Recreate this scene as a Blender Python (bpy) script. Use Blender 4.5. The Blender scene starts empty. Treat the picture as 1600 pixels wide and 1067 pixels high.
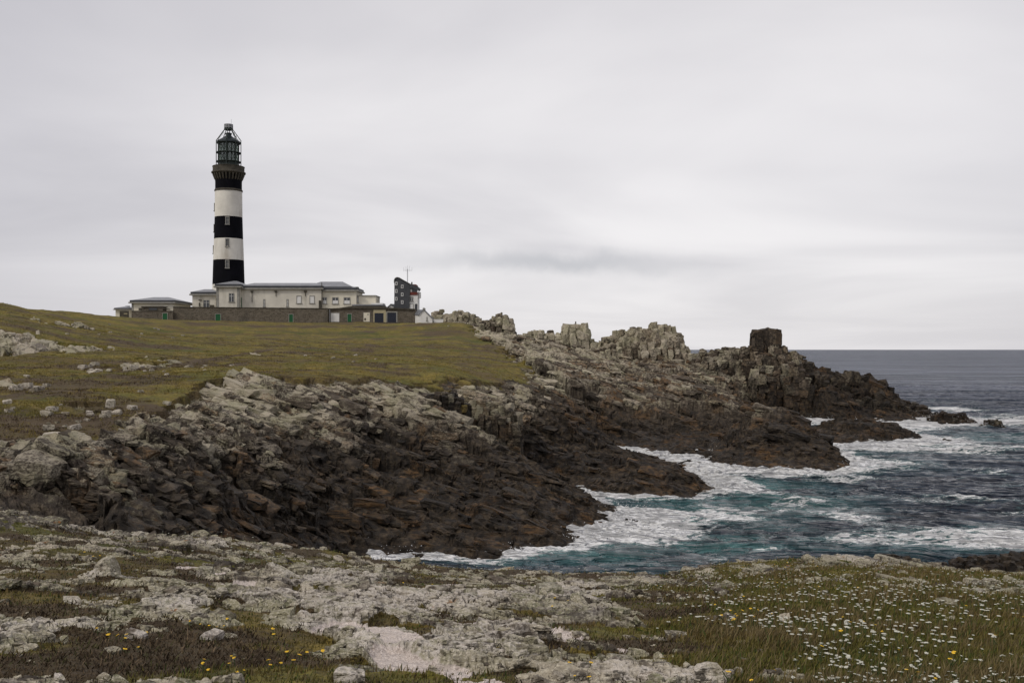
import bpy, math, random
import numpy as np
from mathutils import Vector, Matrix
random.seed(7)
RS = np.random.RandomState(11)
F = 35.0 / 36.0 * 1600.0          # focal length in photo pixels
EYE = 14.0                        # eye above the sea
HZ = 546.0                        # horizon row in the photo
scene = bpy.context.scene
COL = scene.collection
f32 = np.float32

# ------------------------------------------------------------------ helpers
def sm(a, b, x):
    t = np.clip((x - a) / (b - a), 0, 1)
    return t * t * (3 - 2 * t)

def h2(ix, iy, seed):
    ix = ix.astype(np.int64).astype(np.uint32); iy = iy.astype(np.int64).astype(np.uint32)
    h = ix * np.uint32(374761393) + iy * np.uint32(668265263) + np.uint32((seed * 2246822519) & 0xffffffff)
    h = (h ^ (h >> np.uint32(13))) * np.uint32(1274126177)
    h = h ^ (h >> np.uint32(16))
    h = h * np.uint32(2654435761)
    return h ^ (h >> np.uint32(15))

_ga = np.arange(256) / 256.0 * 2 * np.pi
_PGX = np.cos(_ga).astype(f32); _PGY = np.sin(_ga).astype(f32)

def perlin(x, y, seed=0):
    x = np.asarray(x, f32); y = np.asarray(y, f32)
    fx = np.floor(x); fy = np.floor(y)
    dx = x - fx; dy = y - fy
    u = dx * dx * dx * (dx * (dx * 6 - 15) + 10); v = dy * dy * dy * (dy * (dy * 6 - 15) + 10)
    def g(i, j):
        k = (h2(fx + i, fy + j, seed) & np.uint32(255)).astype(np.int64)
        return _PGX[k] * (dx - i) + _PGY[k] * (dy - j)
    a = g(0, 0); b = g(1, 0); c = g(0, 1); d = g(1, 1)
    return ((a + (b - a) * u) * (1 - v) + (c + (d - c) * u) * v) * f32(1.5)

def fbm(x, y, o=4, seed=0, gain=.5):
    s = 0; a = 1.0; t = 0
    for i in range(o):
        s = s + a * perlin(x * 2 ** i + 17.3 * i, y * 2 ** i - 9.1 * i, seed + i); t += a; a *= gain
    return s / t

def voro(x, y, seed=0):
    """cell noise: F1, F2, cell random, second cell random, offset from the cell point"""
    x = np.asarray(x, f32); y = np.asarray(y, f32)
    cx = np.floor(x); cy = np.floor(y)
    F1 = np.full(x.shape, 9, f32); F2 = np.full(x.shape, 9, f32)
    hid = np.zeros(x.shape, np.uint32); ox = np.zeros(x.shape, f32); oy = np.zeros(x.shape, f32)
    for i in (-1, 0, 1):
        for j in (-1, 0, 1):
            h = h2(cx + i, cy + j, seed)
            px = cx + i + ((h & np.uint32(1023)).astype(f32) / 1023 * .9 + .05)
            py = cy + j + (((h >> np.uint32(10)) & np.uint32(1023)).astype(f32) / 1023 * .9 + .05)
            dx = x - px; dy = y - py
            d = np.abs(dx) * .35 + np.abs(dy) * .35 + np.sqrt(dx * dx + dy * dy) * .65
            n = d < F1
            F2 = np.where(n, F1, np.minimum(F2, d))
            F1 = np.where(n, d, F1); hid = np.where(n, h, hid); ox = np.where(n, dx, ox); oy = np.where(n, dy, oy)
    hid = hid * np.uint32(2654435761); hid = hid ^ (hid >> np.uint32(13))
    r1 = (hid & np.uint32(2047)).astype(f32) / 2047; r2 = ((hid >> np.uint32(11)) & np.uint32(1023)).astype(f32) / 1023
    r3 = ((hid >> np.uint32(21)) & np.uint32(1023)).astype(f32) / 1023
    return F1, F2, r1, r2, r3, ox, oy

# ------------------------------------------------------------------ base relief of the land, from surveyed points
PTS = []                          # (u, depth, z): bearing column, depth in metres, height above the sea
def Z(u, d, z): PTS.append((u, d, z))
def V(*l):
    for (u, v, d) in l: PTS.append((u, d, EYE - (v - HZ) / F * d))
def dsea(v): return EYE * F / (v - HZ)
def C(*l):                        # points of the waterline
    for (u, v) in l: PTS.append((u, dsea(v), 0.0))
def CS(dd, z, *l):                # sea bed off the waterline
    for (u, v) in l: PTS.append((u, dsea(v) + dd, z))

E = [(-900,760,20),(-500,760,20),(-300,765,20),(-100,776,20.5),(0,784,21),(100,813,21.5),(230,834,22),(320,832,23),(400,850,23.5),(500,860,24),(580,874,24.5),(650,882,25),(720,885,25),
     (800,893,26),(880,897,26),(950,894,26),(1050,892,27),(1100,888,28),(1150,882,28.5),(1300,866,30),(1400,874,31),(1500,886,31),(1600,893,31),(1750,890,31),(2000,895,32),(2600,900,34)]
for u in range(-700, 2500, 160):
    q = lambda l: float(np.interp(u, (0, 400, 800, 1050, 1300, 1600), l))
    Z(u, 2.0, 12.42); Z(u, 4.8, 12.36)
    V((u, q((975, 990, 1008, 1008, 1006, 1004)), 7), (u, q((910, 938, 966, 966, 962, 960)), 9.5), (u, q((842, 890, 926, 926, 915, 915)), 15), (u, q((800, 866, 906, 905, 886, 898)), 20))
for (u, v, d) in E:
    V((u, v, d), (u, v + 5, d * .92)); z = EYE - (v - HZ) / F * d
    if u >= 1000: V((u, v + 11, d * .82))
    if u >= 350:
        Z(u, d * 1.06, z - 1.2); Z(u, d * 1.25, z - 4.5)
    else:
        Z(u, d * 1.08, z - .9); Z(u, d * 1.35, z - 3.5)
for u in (450, 600, 750, 900, 1050, 1200, 1350, 1500, 1700, 2000, 2600):
    Z(u, 38, 0.5 if u < 1300 else -1.5); Z(u, 46, -2.5 if u > 500 else 0.8); Z(u, 56, -3 if u > 560 else 1.0)
for u in (1300, 1400, 1500, 1600, 1800): Z(u, 44, 0.0); Z(u, 39, 2.5)
V((-400,700,45),(-400,640,60),(-400,590,80),(-400,560,110),(-400,500,150),(-400,470,200))
V((-150,765,40),(-150,720,46),(-150,685,56),(-150,640,68),(-150,600,80),(-150,570,105),(-150,540,130),(-150,500,150),(-150,471,190))
V((0,775,40),(0,730,45),(0,694,55),(0,684,60),(0,640,68),(0,605,80),(0,575,105),(0,552,130),(0,512,148),(0,500,160),(0,474,190))
V((100,805,42),(100,750,46),(100,703,54),(100,688,60),(100,645,70),(100,608,82),(100,580,100),(100,555,130),(100,530,155),(100,505,200),(100,487,235))
V((200,815,47),(200,765,50),(200,720,55),(200,690,62),(200,655,68),(200,620,78),(200,592,92),(200,568,122),(200,540,160),(200,515,220),(200,498,262))
V((300,815,52),(300,770,56),(300,720,62),(300,680,68),(300,640,76),(300,606,86),(300,575,115),(300,550,160),(300,525,220),(300,501,272))
V((400,830,57),(400,780,62),(400,730,69),(400,680,77),(400,632,84),(400,594,92),(400,580,112),(400,550,165),(400,525,225),(400,503,274))
V((500,850,64),(500,800,68),(500,740,76),(500,690,83),(500,640,90),(500,602,97),(500,584,114),(500,550,170),(500,525,230),(500,504,274))
V((600,800,72),(600,740,81),(600,690,90),(600,645,97),(600,606,104),(600,586,118),(600,550,180),(600,525,235),(600,506,274))
V((700,800,73),(700,740,84),(700,585,122),(700,560,170),(700,530,220),(700,507,262))
V((800,800,75),(880,800,79),(880,830,74))
V((760,600,125),(760,565,175),(760,535,220),(760,512,256))
V((655,705,100),(700,708,100.5),(740,708,101),(790,705,103),(665,630,105),(700,624,106),(750,630,107),(800,638,111),(700,618,112),(690,612,114))
V((830,720,106),(830,680,114),(830,640,124),(830,605,140),(830,572,170),(830,548,210),(830,533,240))
V((900,680,122),(900,650,140),(900,620,155),(900,590,180),(900,566,210),(900,550,240))
V((1000,670,150),(1000,640,160),(1000,610,180),(1000,586,200),(1000,569,220))
V((1100,665,152),(1100,630,165),(1100,602,185),(1100,584,205))
Z(960, 140, 1.0); Z(1060, 141, .8); Z(1000, 143, .9); Z(1160, 142, 2.0)
# first promontory
V((975,797,86.5),(930,781,88),(870,757,91),(800,731,92),(750,705,95),(700,682,97),(650,662,98),(600,634,99.5),(560,606,101),(960,793,87),(940,788,88))
C((560,874),(970,806),(985,800),(600,869),(650,868),(700,870),(740,871),(800,867),(850,860),(900,853),(908,840),(905,828),(935,816),(978,801),(940,789),(905,776),(880,766))
CS(-3, -1.6, (620,869),(740,871),(850,860),(950,845),(1000,810)); Z(920, 93, -.8); Z(970, 90, -1.6)
# second promontory
V((1108,758,100.5),(1060,738,104),(1010,722,106),(950,712,107),(900,702,108),(860,694,109))
C((900,770),(960,779),(1000,780),(1060,778),(1114,768),(1100,750),(1075,738),(1060,731))
CS(-3, -1.6, (940,779),(1010,780),(1070,778),(1130,768)); 
Z(1028, 130, -1.1); Z(1035, 127, -.9); Z(990, 116, .9); Z(1030, 118, .6); Z(1052, 115, .3); Z(985, 126, .8); Z(1065, 124, -.3)
Z(950, 118, .6); Z(975, 136, .5); Z(1075, 131, .5); Z(1020, 135, .35)
# third promontory
V((1328,724,119),(1290,700,124),(1250,682,128),(1200,665,132),(1160,660,138),(1150,702,128),(1230,718,121))
C((1066,729),(1120,729),(1170,734),(1220,737),(1300,737),(1336,731),(1320,713),(1295,700),(1272,689))
CS(-3, -1.6, (1100,729),(1170,734),(1260,737),(1330,737),(1360,722))
for u in (1100, 1118, 1135): Z(u, 134, -.8)
Z(1118, 131, .5); Z(1090, 134, .5); Z(1150, 134, .9); Z(1118, 138.5, .5)
Z(1345, 128, -2); Z(1320, 138, -1.5)
V((1200,648,160),(1170,645,175)); Z(1200, 185, 1.2); Z(1150, 185, 3.0)
# the low reef
V((1438,681,154),(1400,668,159),(1340,661,162),(1280,664,162),(1240,667,164))
C((1275,690),(1300,692),(1370,693),(1447,689))
CS(-4, -1.6, (1290,692),(1370,693),(1450,690)); Z(1465, 155, -2)
for u in (1240, 1290, 1340, 1390, 1430): Z(u, 172, -1.3); Z(u, 180, -1.6); Z(u, 189, -1.4)
# the far headland
V((1200,600,205),(1250,592,206),(1300,612,204),(1350,605,207),(1400,632,204),(1160,600,206),(1190,560,212),(1240,566,214),(1290,604,214),(1340,598,214),(1400,624,211),(1445,646,206),(1120,580,215),(1160,566,214))
C((1235,653),(1270,651),(1320,652),(1335,657),(1400,661),(1458,661))
CS(5, -1.6, (1490,661)); CS(-5,-1.6,(1400,661),(1470,661))
for u in (1100, 1180, 1260, 1340, 1420, 1500): Z(u, 236, 1.0 if u < 1300 else -2); Z(u, 255, -3)
V((950,555,232),(1050,568,226)); 
for u in (960, 1040): Z(u, 250, 6); Z(u, 275, -3)
for u in (750, 850, 920): Z(u, 285, 12); Z(u, 320, 0)
for u in (100, 200, 300, 400, 500, 600, 680): Z(u, 300, 22.2); Z(u, 340, 22); Z(u, 400, 6); Z(u, 460, -3)
for u in (-100, -400): Z(u, 240, 24); Z(u, 340, 25); Z(u, 450, 15)
for u in (1150, 1300, 1450, 1600, 1800, 2200): Z(u, 75, -3) if u > 1200 else None; Z(u, 100, -3.5) if u > 1300 else None
for u in (1420, 1550, 1700, 2000): Z(u, 130, -4); Z(u, 170, -4) if u > 1500 else None; Z(u, 210, -4) if u > 1500 else None; Z(u, 300, -5)
for u in (800, 1000, 1200): Z(u, 400, -5)

def polar(u, d):
    th = np.arctan((np.asarray(u, float) - 800) / F)
    return th, np.log(np.asarray(d, float) / np.cos(th))
P = np.array(PTS, float)
pa, pb = polar(P[:, 0], P[:, 1])
K = 1 / .0643
extra = []                        # the land and the sea outside the view
for deg in range(-175, -40, 15):
    for r, z in ((3, 12.5), (10, 12.6), (25, 12.8), (60, 14), (150, 20), (300, 24), (500, 20)): extra.append((math.radians(deg), math.log(r), z))
for deg in list(range(120, 181, 15)):
    for r, z in ((3, 12.5), (10, 12.4), (25, 12), (60, 12), (150, 13), (300, 12), (500, 10)): extra.append((math.radians(deg), math.log(r), z))
for deg in range(45, 111, 15):
    for r, z in ((3, 12.4), (10, 11.6), (25, 9), (33, 7.5), (42, 0), (60, -3), (150, -5), (500, -6)): extra.append((math.radians(deg), math.log(r), z))
ex = np.array(extra)
pa = np.r_[pa, ex[:, 0]]; pb = np.r_[pb, ex[:, 1]]; pz = np.r_[P[:, 2], ex[:, 2]]
PA = pa * K; PB = pb * K
D = np.sqrt((PA[:, None] - PA) ** 2 + (PB[:, None] - PB) ** 2 + .12)
n = len(pz)
M = np.zeros((n + 1, n + 1)); M[:n, :n] = D + np.eye(n) * 0.004 * -1; M[n, :n] = 1; M[:n, n] = 1
W = np.linalg.solve(M, np.r_[pz, 0])
TA = np.r_[np.linspace(-np.pi, -.62, 120), np.linspace(-.61, .61, 520), np.linspace(.62, np.pi, 120)]
TB = np.r_[np.linspace(math.log(.3), math.log(18), 90), np.linspace(math.log(18.2), math.log(300), 520), np.linspace(math.log(303), math.log(700), 40)]
BASE = np.empty((len(TA), len(TB)), f32)
for i, a in enumerate(TA):
    d = np.sqrt((a * K - PA[:, None]) ** 2 + (TB[None, :] * K - PB[:, None]) ** 2 + .12)
    BASE[i] = W[:n] @ d + W[n]
def base_h(x, y):
    th = np.arctan2(x, y); lr = np.log(np.maximum(np.hypot(x, y), .31))
    i = np.interp(th, TA, np.arange(len(TA))); j = np.interp(lr, TB, np.arange(len(TB)))
    i0 = np.clip(i.astype(int), 0, len(TA) - 2); j0 = np.clip(j.astype(int), 0, len(TB) - 2)
    fi = i - i0; fj = j - j0
    return (BASE[i0, j0] * (1 - fi) * (1 - fj) + BASE[i0 + 1, j0] * fi * (1 - fj) + BASE[i0, j0 + 1] * (1 - fi) * fj + BASE[i0 + 1, j0 + 1] * fi * fj)

def XU(u, d): return (u - 800) / F * d
def ZV(v, d): return EYE - (v - HZ) / F * d
def hit(u, v, dmin=4.0, dmax=330.0):
    """where the line of sight of a photo point meets the land (or the sea)"""
    d = np.exp(np.linspace(math.log(dmin), math.log(dmax), 1500))
    z = np.maximum(base_h(XU(u, d), d), 0)
    k = np.nonzero(ZV(v, d) <= z)[0]
    return float(d[k[0]]) if len(k) else dmax

def blob_list(l, dmin=4.0, dmax=330.0):
    out = []
    for (u, v, ru, rv, a) in l:
        d = hit(u, v, dmin, dmax); d1 = hit(u, v + rv, dmin, dmax)
        out.append((XU(u, d), d, ru * d / F, max(abs(d - d1), ru * d / F * .25), a))
    return out
def blobs(x, y, l):
    s = np.zeros(np.shape(x), f32)
    for (bx, by, rx, ry, a) in l:
        s += a * np.exp(-((x - bx) / rx) ** 2 - ((y - by) / ry) ** 2)
    return s
# where the near ground is bare rock (+) and where it is turf and heath (-)
FG = blob_list([(60,975,110,35,1.1),(20,870,90,20,.7),(150,895,40,15,.7),(120,820,130,18,.8),(330,850,70,12,.7),(300,885,50,8,.7),(400,925,70,12,1.1),(490,900,90,25,.9),
    (600,935,110,30,1.2),(520,960,70,25,1.0),(620,990,110,25,1.1),(800,985,90,22,.9),(760,930,90,25,.7),(900,925,110,22,1.0),(960,950,80,16,.8),(860,965,60,12,.6),(1000,905,60,12,.6),
    (1150,1048,110,14,1.3),(900,1035,90,14,.5),(1060,1000,40,14,.5),(1250,868,120,9,1.1),(1180,985,30,6,.2),(700,1040,50,14,.3),(60,1040,60,18,.4),(570,895,80,14,.5),
    (240,935,35,7,.7),(290,940,40,10,.7),(720,1010,140,20,.8),(990,1040,80,14,.6),
    (230,990,150,30,-1.2),(330,1030,170,25,-1.2),(120,870,80,12,-.5),(230,880,60,8,-.6),(1300,940,280,45,-2.0),(1200,1000,110,22,-1.4),(1450,1010,220,50,-2.2),(1000,985,60,16,-.7),
    (880,1000,60,8,-.6),(650,1055,140,10,-.7),(560,1060,120,10,-.9),(1400,890,260,12,-.8),(790,960,50,6,-.5),(700,905,70,8,-.5),(470,1010,60,22,-.7),(430,985,70,18,-.6),(950,905,90,6,-.3)], 4, 33)
# flat beds of pale pinkish grit between the near rocks
GT = blob_list([(300,878,28,5,1),(340,890,35,6,1),(375,903,35,7,1),(405,922,30,7,1),(520,965,45,10,1),(570,975,60,11,1),(625,985,45,10,1),(600,1005,50,10,1),(640,1018,50,12,1),(700,1030,45,9,1),(750,1045,50,8,1),
    (830,970,40,6,1),(885,978,40,7,1),(845,1010,22,6,1),(980,995,30,9,1),(1000,1045,60,6,.8),(700,905,30,4,.8),(660,915,40,4,.8),(560,1063,60,4,.7),(900,1030,40,4,.8),(745,965,40,5,.8)], 4, 33)
# outcrops showing through the big grass slope
GR = blob_list([(200,600,25,3,.45),(420,575,30,3,.3),(12,530,32,16,1.3),(58,538,26,9,1.0),(30,550,25,8,1.0),(130,545,55,10,.75),(230,572,75,6,.8),(80,505,80,4,.5),(150,515,50,3,.5),(250,560,60,4,.5),(410,555,20,4,.4),(60,605,60,6,.45),(150,640,60,10,.5),
    (120,630,40,6,.35),(20,600,20,4,.7),(560,512,70,2.5,.35),(400,508,60,2.5,.3)], 38)
SO = blob_list([(110,655,110,22,1.0),(60,590,110,7,.7),(200,575,90,5,.6),(330,570,90,6,.8),(620,573,90,4,.7),(760,545,50,12,.7),(280,560,80,4,.7),(330,512,100,3,.4),(560,545,60,5,.5),(100,515,120,4,.7),(230,540,60,5,.5),(60,575,120,4,.7),(420,540,60,4,.6),(690,560,40,8,.5),(250,640,60,8,.6),(30,620,60,8,.7)] + [(u_, v_, 16, 1.6, 1.3) for u_, v_ in ((190,581),(215,578),(240,574),(265,571),(290,568),(315,564),(340,560),(365,557),(390,553),(410,548),(425,543),(360,509),(400,510),(440,511),(480,511),(520,512),(560,511),(600,510),(575,520),(590,530),(585,540),(565,548),(545,555))], 38)
DB = [(-900,58),(-150,56),(0,58),(150,59),(195,64),(260,75),(300,84),(350,93),(450,98),(550,104),(620,109),(700,118),(760,126),(800,138),(835,150)]
DBu = np.array([p[0] for p in DB], float); DBd = np.array([p[1] for p in DB], float)
UR = [(30,860),(130,850),(150,832),(172,812),(200,795),(215,780),(240,745),(262,700),(300,690),(500,690)]
URd = np.array([p[0] for p in UR], float); URu = np.array([p[1] for p in UR], float)
NBLOCK = 9000; NTUFT = 100000; NRUB = 3500; NFAR = 60000; NCOL = 1300; NR = (430, 640, 420)
E1 = (.90, -.435); E2 = (.435, .90)

def land(x, y):
    x = np.asarray(x, np.float64); y = np.asarray(y, np.float64)
    zb = base_h(x, y).astype(f32)
    th = np.arctan2(x, y); R = np.hypot(x, y)
    yy = np.maximum(y, .3)
    u = np.where(np.abs(th) < 1.3, 800 + F * np.tan(np.clip(th, -1.3, 1.3)), np.sign(th) * 6000)
    d = np.where(np.abs(th) < 1.3, yy, R)
    x = x.astype(f32); y = y.astype(f32)
    n_big = fbm(x / 9, y / 9, 4, 3); n_mid = fbm(x / 2.2, y / 2.2, 4, 31); n_s = fbm(x / .5, y / .5, 3, 47)
    # ---- what covers the ground
    db = np.interp(u, DBu, DBd); ur = np.interp(d, URd, URu)
    g1 = (d - db) / (.05 * db + 1) + n_mid * 1.3 + n_big * .6
    g2 = (ur - u) / 14 + n_mid * 2.0 + n_big * 2.2
    grass_far = np.clip(np.minimum(g1, g2), -1, 1)
    rk = blobs(x, y, GR)
    grass_far = grass_far - 1.7 * sm(.25, .8, rk + .55 * n_mid + .25 * n_big)
    near = sm(37, 33, R)
    fgs = blobs(x, y, FG)
    gf = .42 - fgs * .82 + fbm(x / 1.1, y / .9, 5, 5, .68) * 2.9 + n_s * 1.9
    gt = sm(.42, .72, blobs(x, y, GT) + .45 * n_mid + .22 * n_s) * near
    gf = gf - 1.3 * gt + sm(.7, 1.2, np.abs(th)) * .6
    grass = np.where(R < 35, np.clip(gf * 2, -1, 1), grass_far)
    edge = sm(.97, 1.04, R / np.interp(u, [e[0] for e in E], [e[2] for e in E])) * near
    grass = np.where((R < 37), grass - 1.2 * edge, grass)
    grass = grass - 2 * sm(3.2, 1.2, zb) 
    gm = sm(-.25, .25, grass)
    rock = 1 - gm
    # ---- jointed, bedded rock
    wx = fbm(x / 5, y / 5, 3, 71) * 1.2; wy = fbm(x / 5, y / 5, 3, 83) * 1.2
    a = (x + wx) * E1[0] + (y + wy) * E1[1]; b = (x + wx) * E2[0] + (y + wy) * E2[1]
    cr = np.zeros_like(x); tone = np.zeros_like(x)
    far = 1 - near
    shore = sm(-.6, 4.0, zb) * .88 + .12
    for k, (la, lb, A, fgA) in enumerate(((22, 7.5, 2.3, .0), (12, 3.1, 1.45, .02), (5.6, 1.35, .72, .03), (2.3, .58, .33, .04), (.8, .26, .12, .035))):
        F1, F2, r1, r2, r3, ox, oy = voro(a / la + k * 7.7, b / lb - k * 3.1, 100 + k)
        s = (r1 - .5) * 1.0 + (r2 - .70) * 1.0 * ox + (r3 - .35) * 1.0 * oy
        crack = sm(.10, 0, F2 - F1)
        cr += (s - crack * .22) * (A * far * shore + fgA * near)
        tone += (r3 - .5) * (.55, .5, .45, .35, .2)[k]
    nn = np.nonzero((R < 36) & (rock > .02))[0]
    if len(nn):
        for la, lb, am, sd in ((.19, .12, .030, 131), (.085, .06, .012, 132)):
            F1, F2, r1, r2, r3, ox, oy = voro(a[nn] / la, b[nn] / lb, sd)
            cr[nn] += ((r1 - .5) + (r2 - .6) * ox + (r3 - .4) * oy - sm(.12, 0, F2 - F1) * .5) * am
            tone[nn] += (r3 - .5) * .3
    strata = perlin(a / 6.0 + 3, (b + zb * 1.5) / .42, 203) * .24 * far * sm(20, 60, R) + np.abs(perlin(a / 4.0 + 9, (b + zb * 1.2) / .9, 209)) * .5 * far + perlin(a / 2.5, (b + zb) / .22, 207) * .04
    crg = cr + strata
    slope_small = fbm(x / 1.1, y / 1.1, 3, 211)
    turf = n_big * .55 * far + n_mid * (.10 + .05 * far) + n_s * .03 + .03 * np.abs(fbm(x / .25, y / .25, 2, 9)) * near
    amp = sm(0, 1, rock)
    farcut = .55 + .45 * sm(262, 235, R)
    bedge = .25 + .75 * np.maximum(sm(.3, -3.2, g1), sm(120, 150, R)) * far + .75 * near
    crg = crg * bedge - .85 * (1 - bedge)
    amp = amp * (1 - .86 * gt)
    z = zb - .10 * near + crg * amp * (1 + .2 * n_big) * farcut + turf * (1 - amp) + amp * .1 * slope_small
    # knobs of bedrock rise out of the turf; the turf edge is a small cut bank
    z += near * amp * (.03 + .055 * sm(.0, .9, fgs)) * (1 - edge)
    z -= far * sm(.0, .35, 1 - gm) * .25 * sm(60, 80, R)
    z += far * sm(.3, 1.0, rk) * (.25 + .6 * (tone + .3)) * amp
    # ---- colours: how much lichen, black wet zone, soil, pale bare stone
    zz = z + n_big * 2.6 + n_mid * 1.1
    dk = 7.9 - 1.9 * sm(880, 1000, u) + 9 * sm(1190, 1290, u) + 1.0 * sm(500, 300, u) * sm(100, 60, R)
    wet = far * sm(dk + 2.2, dk - 4.6, zz)
    lich = np.clip((1 - wet) * (1 - .42 * sm(820, 920, u) * far) * (.55 + n_mid * .7 + tone * .6 + .1), 0, 1)
    soil = np.where(R < 35, sm(-.05, .35, fbm(x / 1.7, y / 1.2, 4, 61) + .18 - .5 * sm(1000, 1300, u)), 0) * near
    so = blobs(x, y, SO)
    soil = soil + far * sm(.35, .9, so + .7 * n_mid) + far * .85 * sm(.06, .34, fbm(x / 14, y / 7, 4, 67) + .25 * sm(420, 150, u) * sm(105, 75, R))
    soil = soil + far * sm(.28, .0, np.abs(grass_far - .1)) * .7 * sm(300, 200, R) * (g1 < 1.5)
    pale = near * sm(.35, .95, fgs + .5 * n_mid + .3 * n_s) + far * sm(.7, 1.2, rk) * .35
    ochre = far * sm(.12, .45, fbm(x / 3.3, y / 3.3, 3, 91) + .10 * sm(3.5, 0, z) + .16 * sm(840, 960, u) * sm(2, 6, z) - .08 * wet * sm(850, 700, u)) 
    A = np.stack([gm, np.clip(soil, 0, 1), lich, np.clip(ochre + gt, 0, 1)], -1)
    B = np.stack([wet, np.clip(tone * .6 + .5, 0, 1), np.clip(pale, 0, 1), near], -1)
    return z, A, B

def add_attr(me, name, arr):
    at = me.attributes.new(name, 'FLOAT_COLOR', 'POINT')
    at.data.foreach_set('color', np.ascontiguousarray(arr, f32).ravel())

def mesh_np(name, co, faces, nper, mats, smooth=False):
    """faces: flat int array with nper corners per face (nper int or array)"""
    me = bpy.data.meshes.new(name)
    co = np.ascontiguousarray(co, f32); faces = np.ascontiguousarray(faces, np.int32).ravel()
    nf = len(faces) // nper if np.isscalar(nper) else len(nper)
    me.vertices.add(len(co)); me.vertices.foreach_set('co', co.ravel())
    me.loops.add(len(faces)); me.loops.foreach_set('vertex_index', faces)
    me.polygons.add(nf)
    tot = np.full(nf, nper, np.int32) if np.isscalar(nper) else np.asarray(nper, np.int32)
    st = np.r_[0, np.cumsum(tot)[:-1]].astype(np.int32)
    me.polygons.foreach_set('loop_start', st)
    me.update(calc_edges=True)
    me.polygons.foreach_set('use_smooth', np.full(nf, smooth, bool))
    for m in mats: me.materials.append(m)
    return me

def link(name, me, parent=None, loc=(0, 0, 0)):
    o = bpy.data.objects.new(name, me); COL.objects.link(o); o.location = loc
    if parent is not None: o.parent = parent
    return o
def tag(o, label=None, cat=None, group=None, kind=None):
    if label: o['label'] = label
    if cat: o['category'] = cat
    if group: o['group'] = group
    if kind: o['kind'] = kind
    return o

def grid_faces(nr, nc, wrap=False):
    i = np.arange(nr - 1)[:, None]; j = np.arange(nc if wrap else nc - 1)[None, :]
    jn = (j + 1) % nc
    return np.stack([i * nc + j, i * nc + jn, (i + 1) * nc + jn, (i + 1) * nc + j], -1).reshape(-1, 4)
# ------------------------------------------------------------------ materials
class NT:
    def __init__(s, name):
        s.m = bpy.data.materials.new(name); s.m.use_nodes = True
        s.t = s.m.node_tree; s.t.nodes.clear()
        s.out = s.n('ShaderNodeOutputMaterial')
    def n(s, typ, **kw):
        nd = s.t.nodes.new(typ)
        for k, v in kw.items():
            if k.startswith('i_'):
                nd.inputs[k[2:].replace('_', ' ')].default_value = v
            else: setattr(nd, k, v)
        return nd
    def l(s, a, b): s.t.links.new(a, b); return b
    def setin(s, inp, v):
        if isinstance(v, bpy.types.NodeSocket): s.l(v, inp)
        elif isinstance(v, (tuple, list)): inp.default_value = (*v, 1) if len(v) == 3 and inp.type == 'RGBA' else v
        else: inp.default_value = v
    def math(s, op, a, b=0.0, c=None, clamp=False):
        nd = s.n('ShaderNodeMath', operation=op, use_clamp=clamp)
        s.setin(nd.inputs[0], a); s.setin(nd.inputs[1], b)
        if c is not None: s.setin(nd.inputs[2], c)
        return nd.outputs[0]
    def mix(s, f, a, b, mode='MIX'):
        nd = s.n('ShaderNodeMix', data_type='RGBA', blend_type=mode)
        s.setin(nd.inputs[0], f); s.setin(nd.inputs[6], a); s.setin(nd.inputs[7], b)
        return nd.outputs[2]
    def ramp(s, f, a, b):
        nd = s.n('ShaderNodeMapRange', clamp=True); nd.interpolation_type = 'SMOOTHSTEP'
        s.setin(nd.inputs[0], f); nd.inputs[1].default_value = a; nd.inputs[2].default_value = b
        return nd.outputs[0]
    def noise(s, vec, scale, detail=4, rough=.55, dist=0):
        nd = s.n('ShaderNodeTexNoise'); s.l(vec, nd.inputs['Vector'])
        nd.inputs['Scale'].default_value = scale; nd.inputs['Detail'].default_value = detail
        nd.inputs['Roughness'].default_value = rough; nd.inputs['Distortion'].default_value = dist
        return nd.outputs['Fac']
    def vor(s, vec, scale, feature='F1', out='Color'):
        nd = s.n('ShaderNodeTexVoronoi', feature=feature); s.l(vec, nd.inputs['Vector']); nd.inputs['Scale'].default_value = scale
        return nd.outputs[out]
    def map(s, vec, scale=(1, 1, 1), rot=(0, 0, 0)):
        nd = s.n('ShaderNodeMapping'); s.l(vec, nd.inputs[0]); nd.inputs['Scale'].default_value = scale; nd.inputs['Rotation'].default_value = rot
        return nd.outputs[0]
    def pos(s): return s.n('ShaderNodeNewGeometry').outputs['Position']
    def attr(s, name):
        a = s.n('ShaderNodeAttribute', attribute_name=name); sp = s.n('ShaderNodeSeparateColor'); s.l(a.outputs['Color'], sp.inputs[0])
        return sp.outputs[0], sp.outputs[1], sp.outputs[2], a.outputs['Alpha']
    def bsdf(s, col, rough=.9, bump=None, bstr=.5, bdist=.1, spec=.3, **kw):
        b = s.n('ShaderNodeBsdfPrincipled'); s.setin(b.inputs['Base Color'], col); s.setin(b.inputs['Roughness'], rough)
        b.inputs['Specular IOR Level'].default_value = spec
        for k, v in kw.items(): s.setin(b.inputs[k.replace('_', ' ')], v)
        if bump is not None:
            bp = s.n('ShaderNodeBump'); bp.inputs['Strength'].default_value = bstr; bp.inputs['Distance'].default_value = bdist
            s.l(bump, bp.inputs['Height']); s.l(bp.outputs[0], b.inputs['Normal'])
        s.l(b.outputs[0], s.out.inputs[0]); return b

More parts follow.
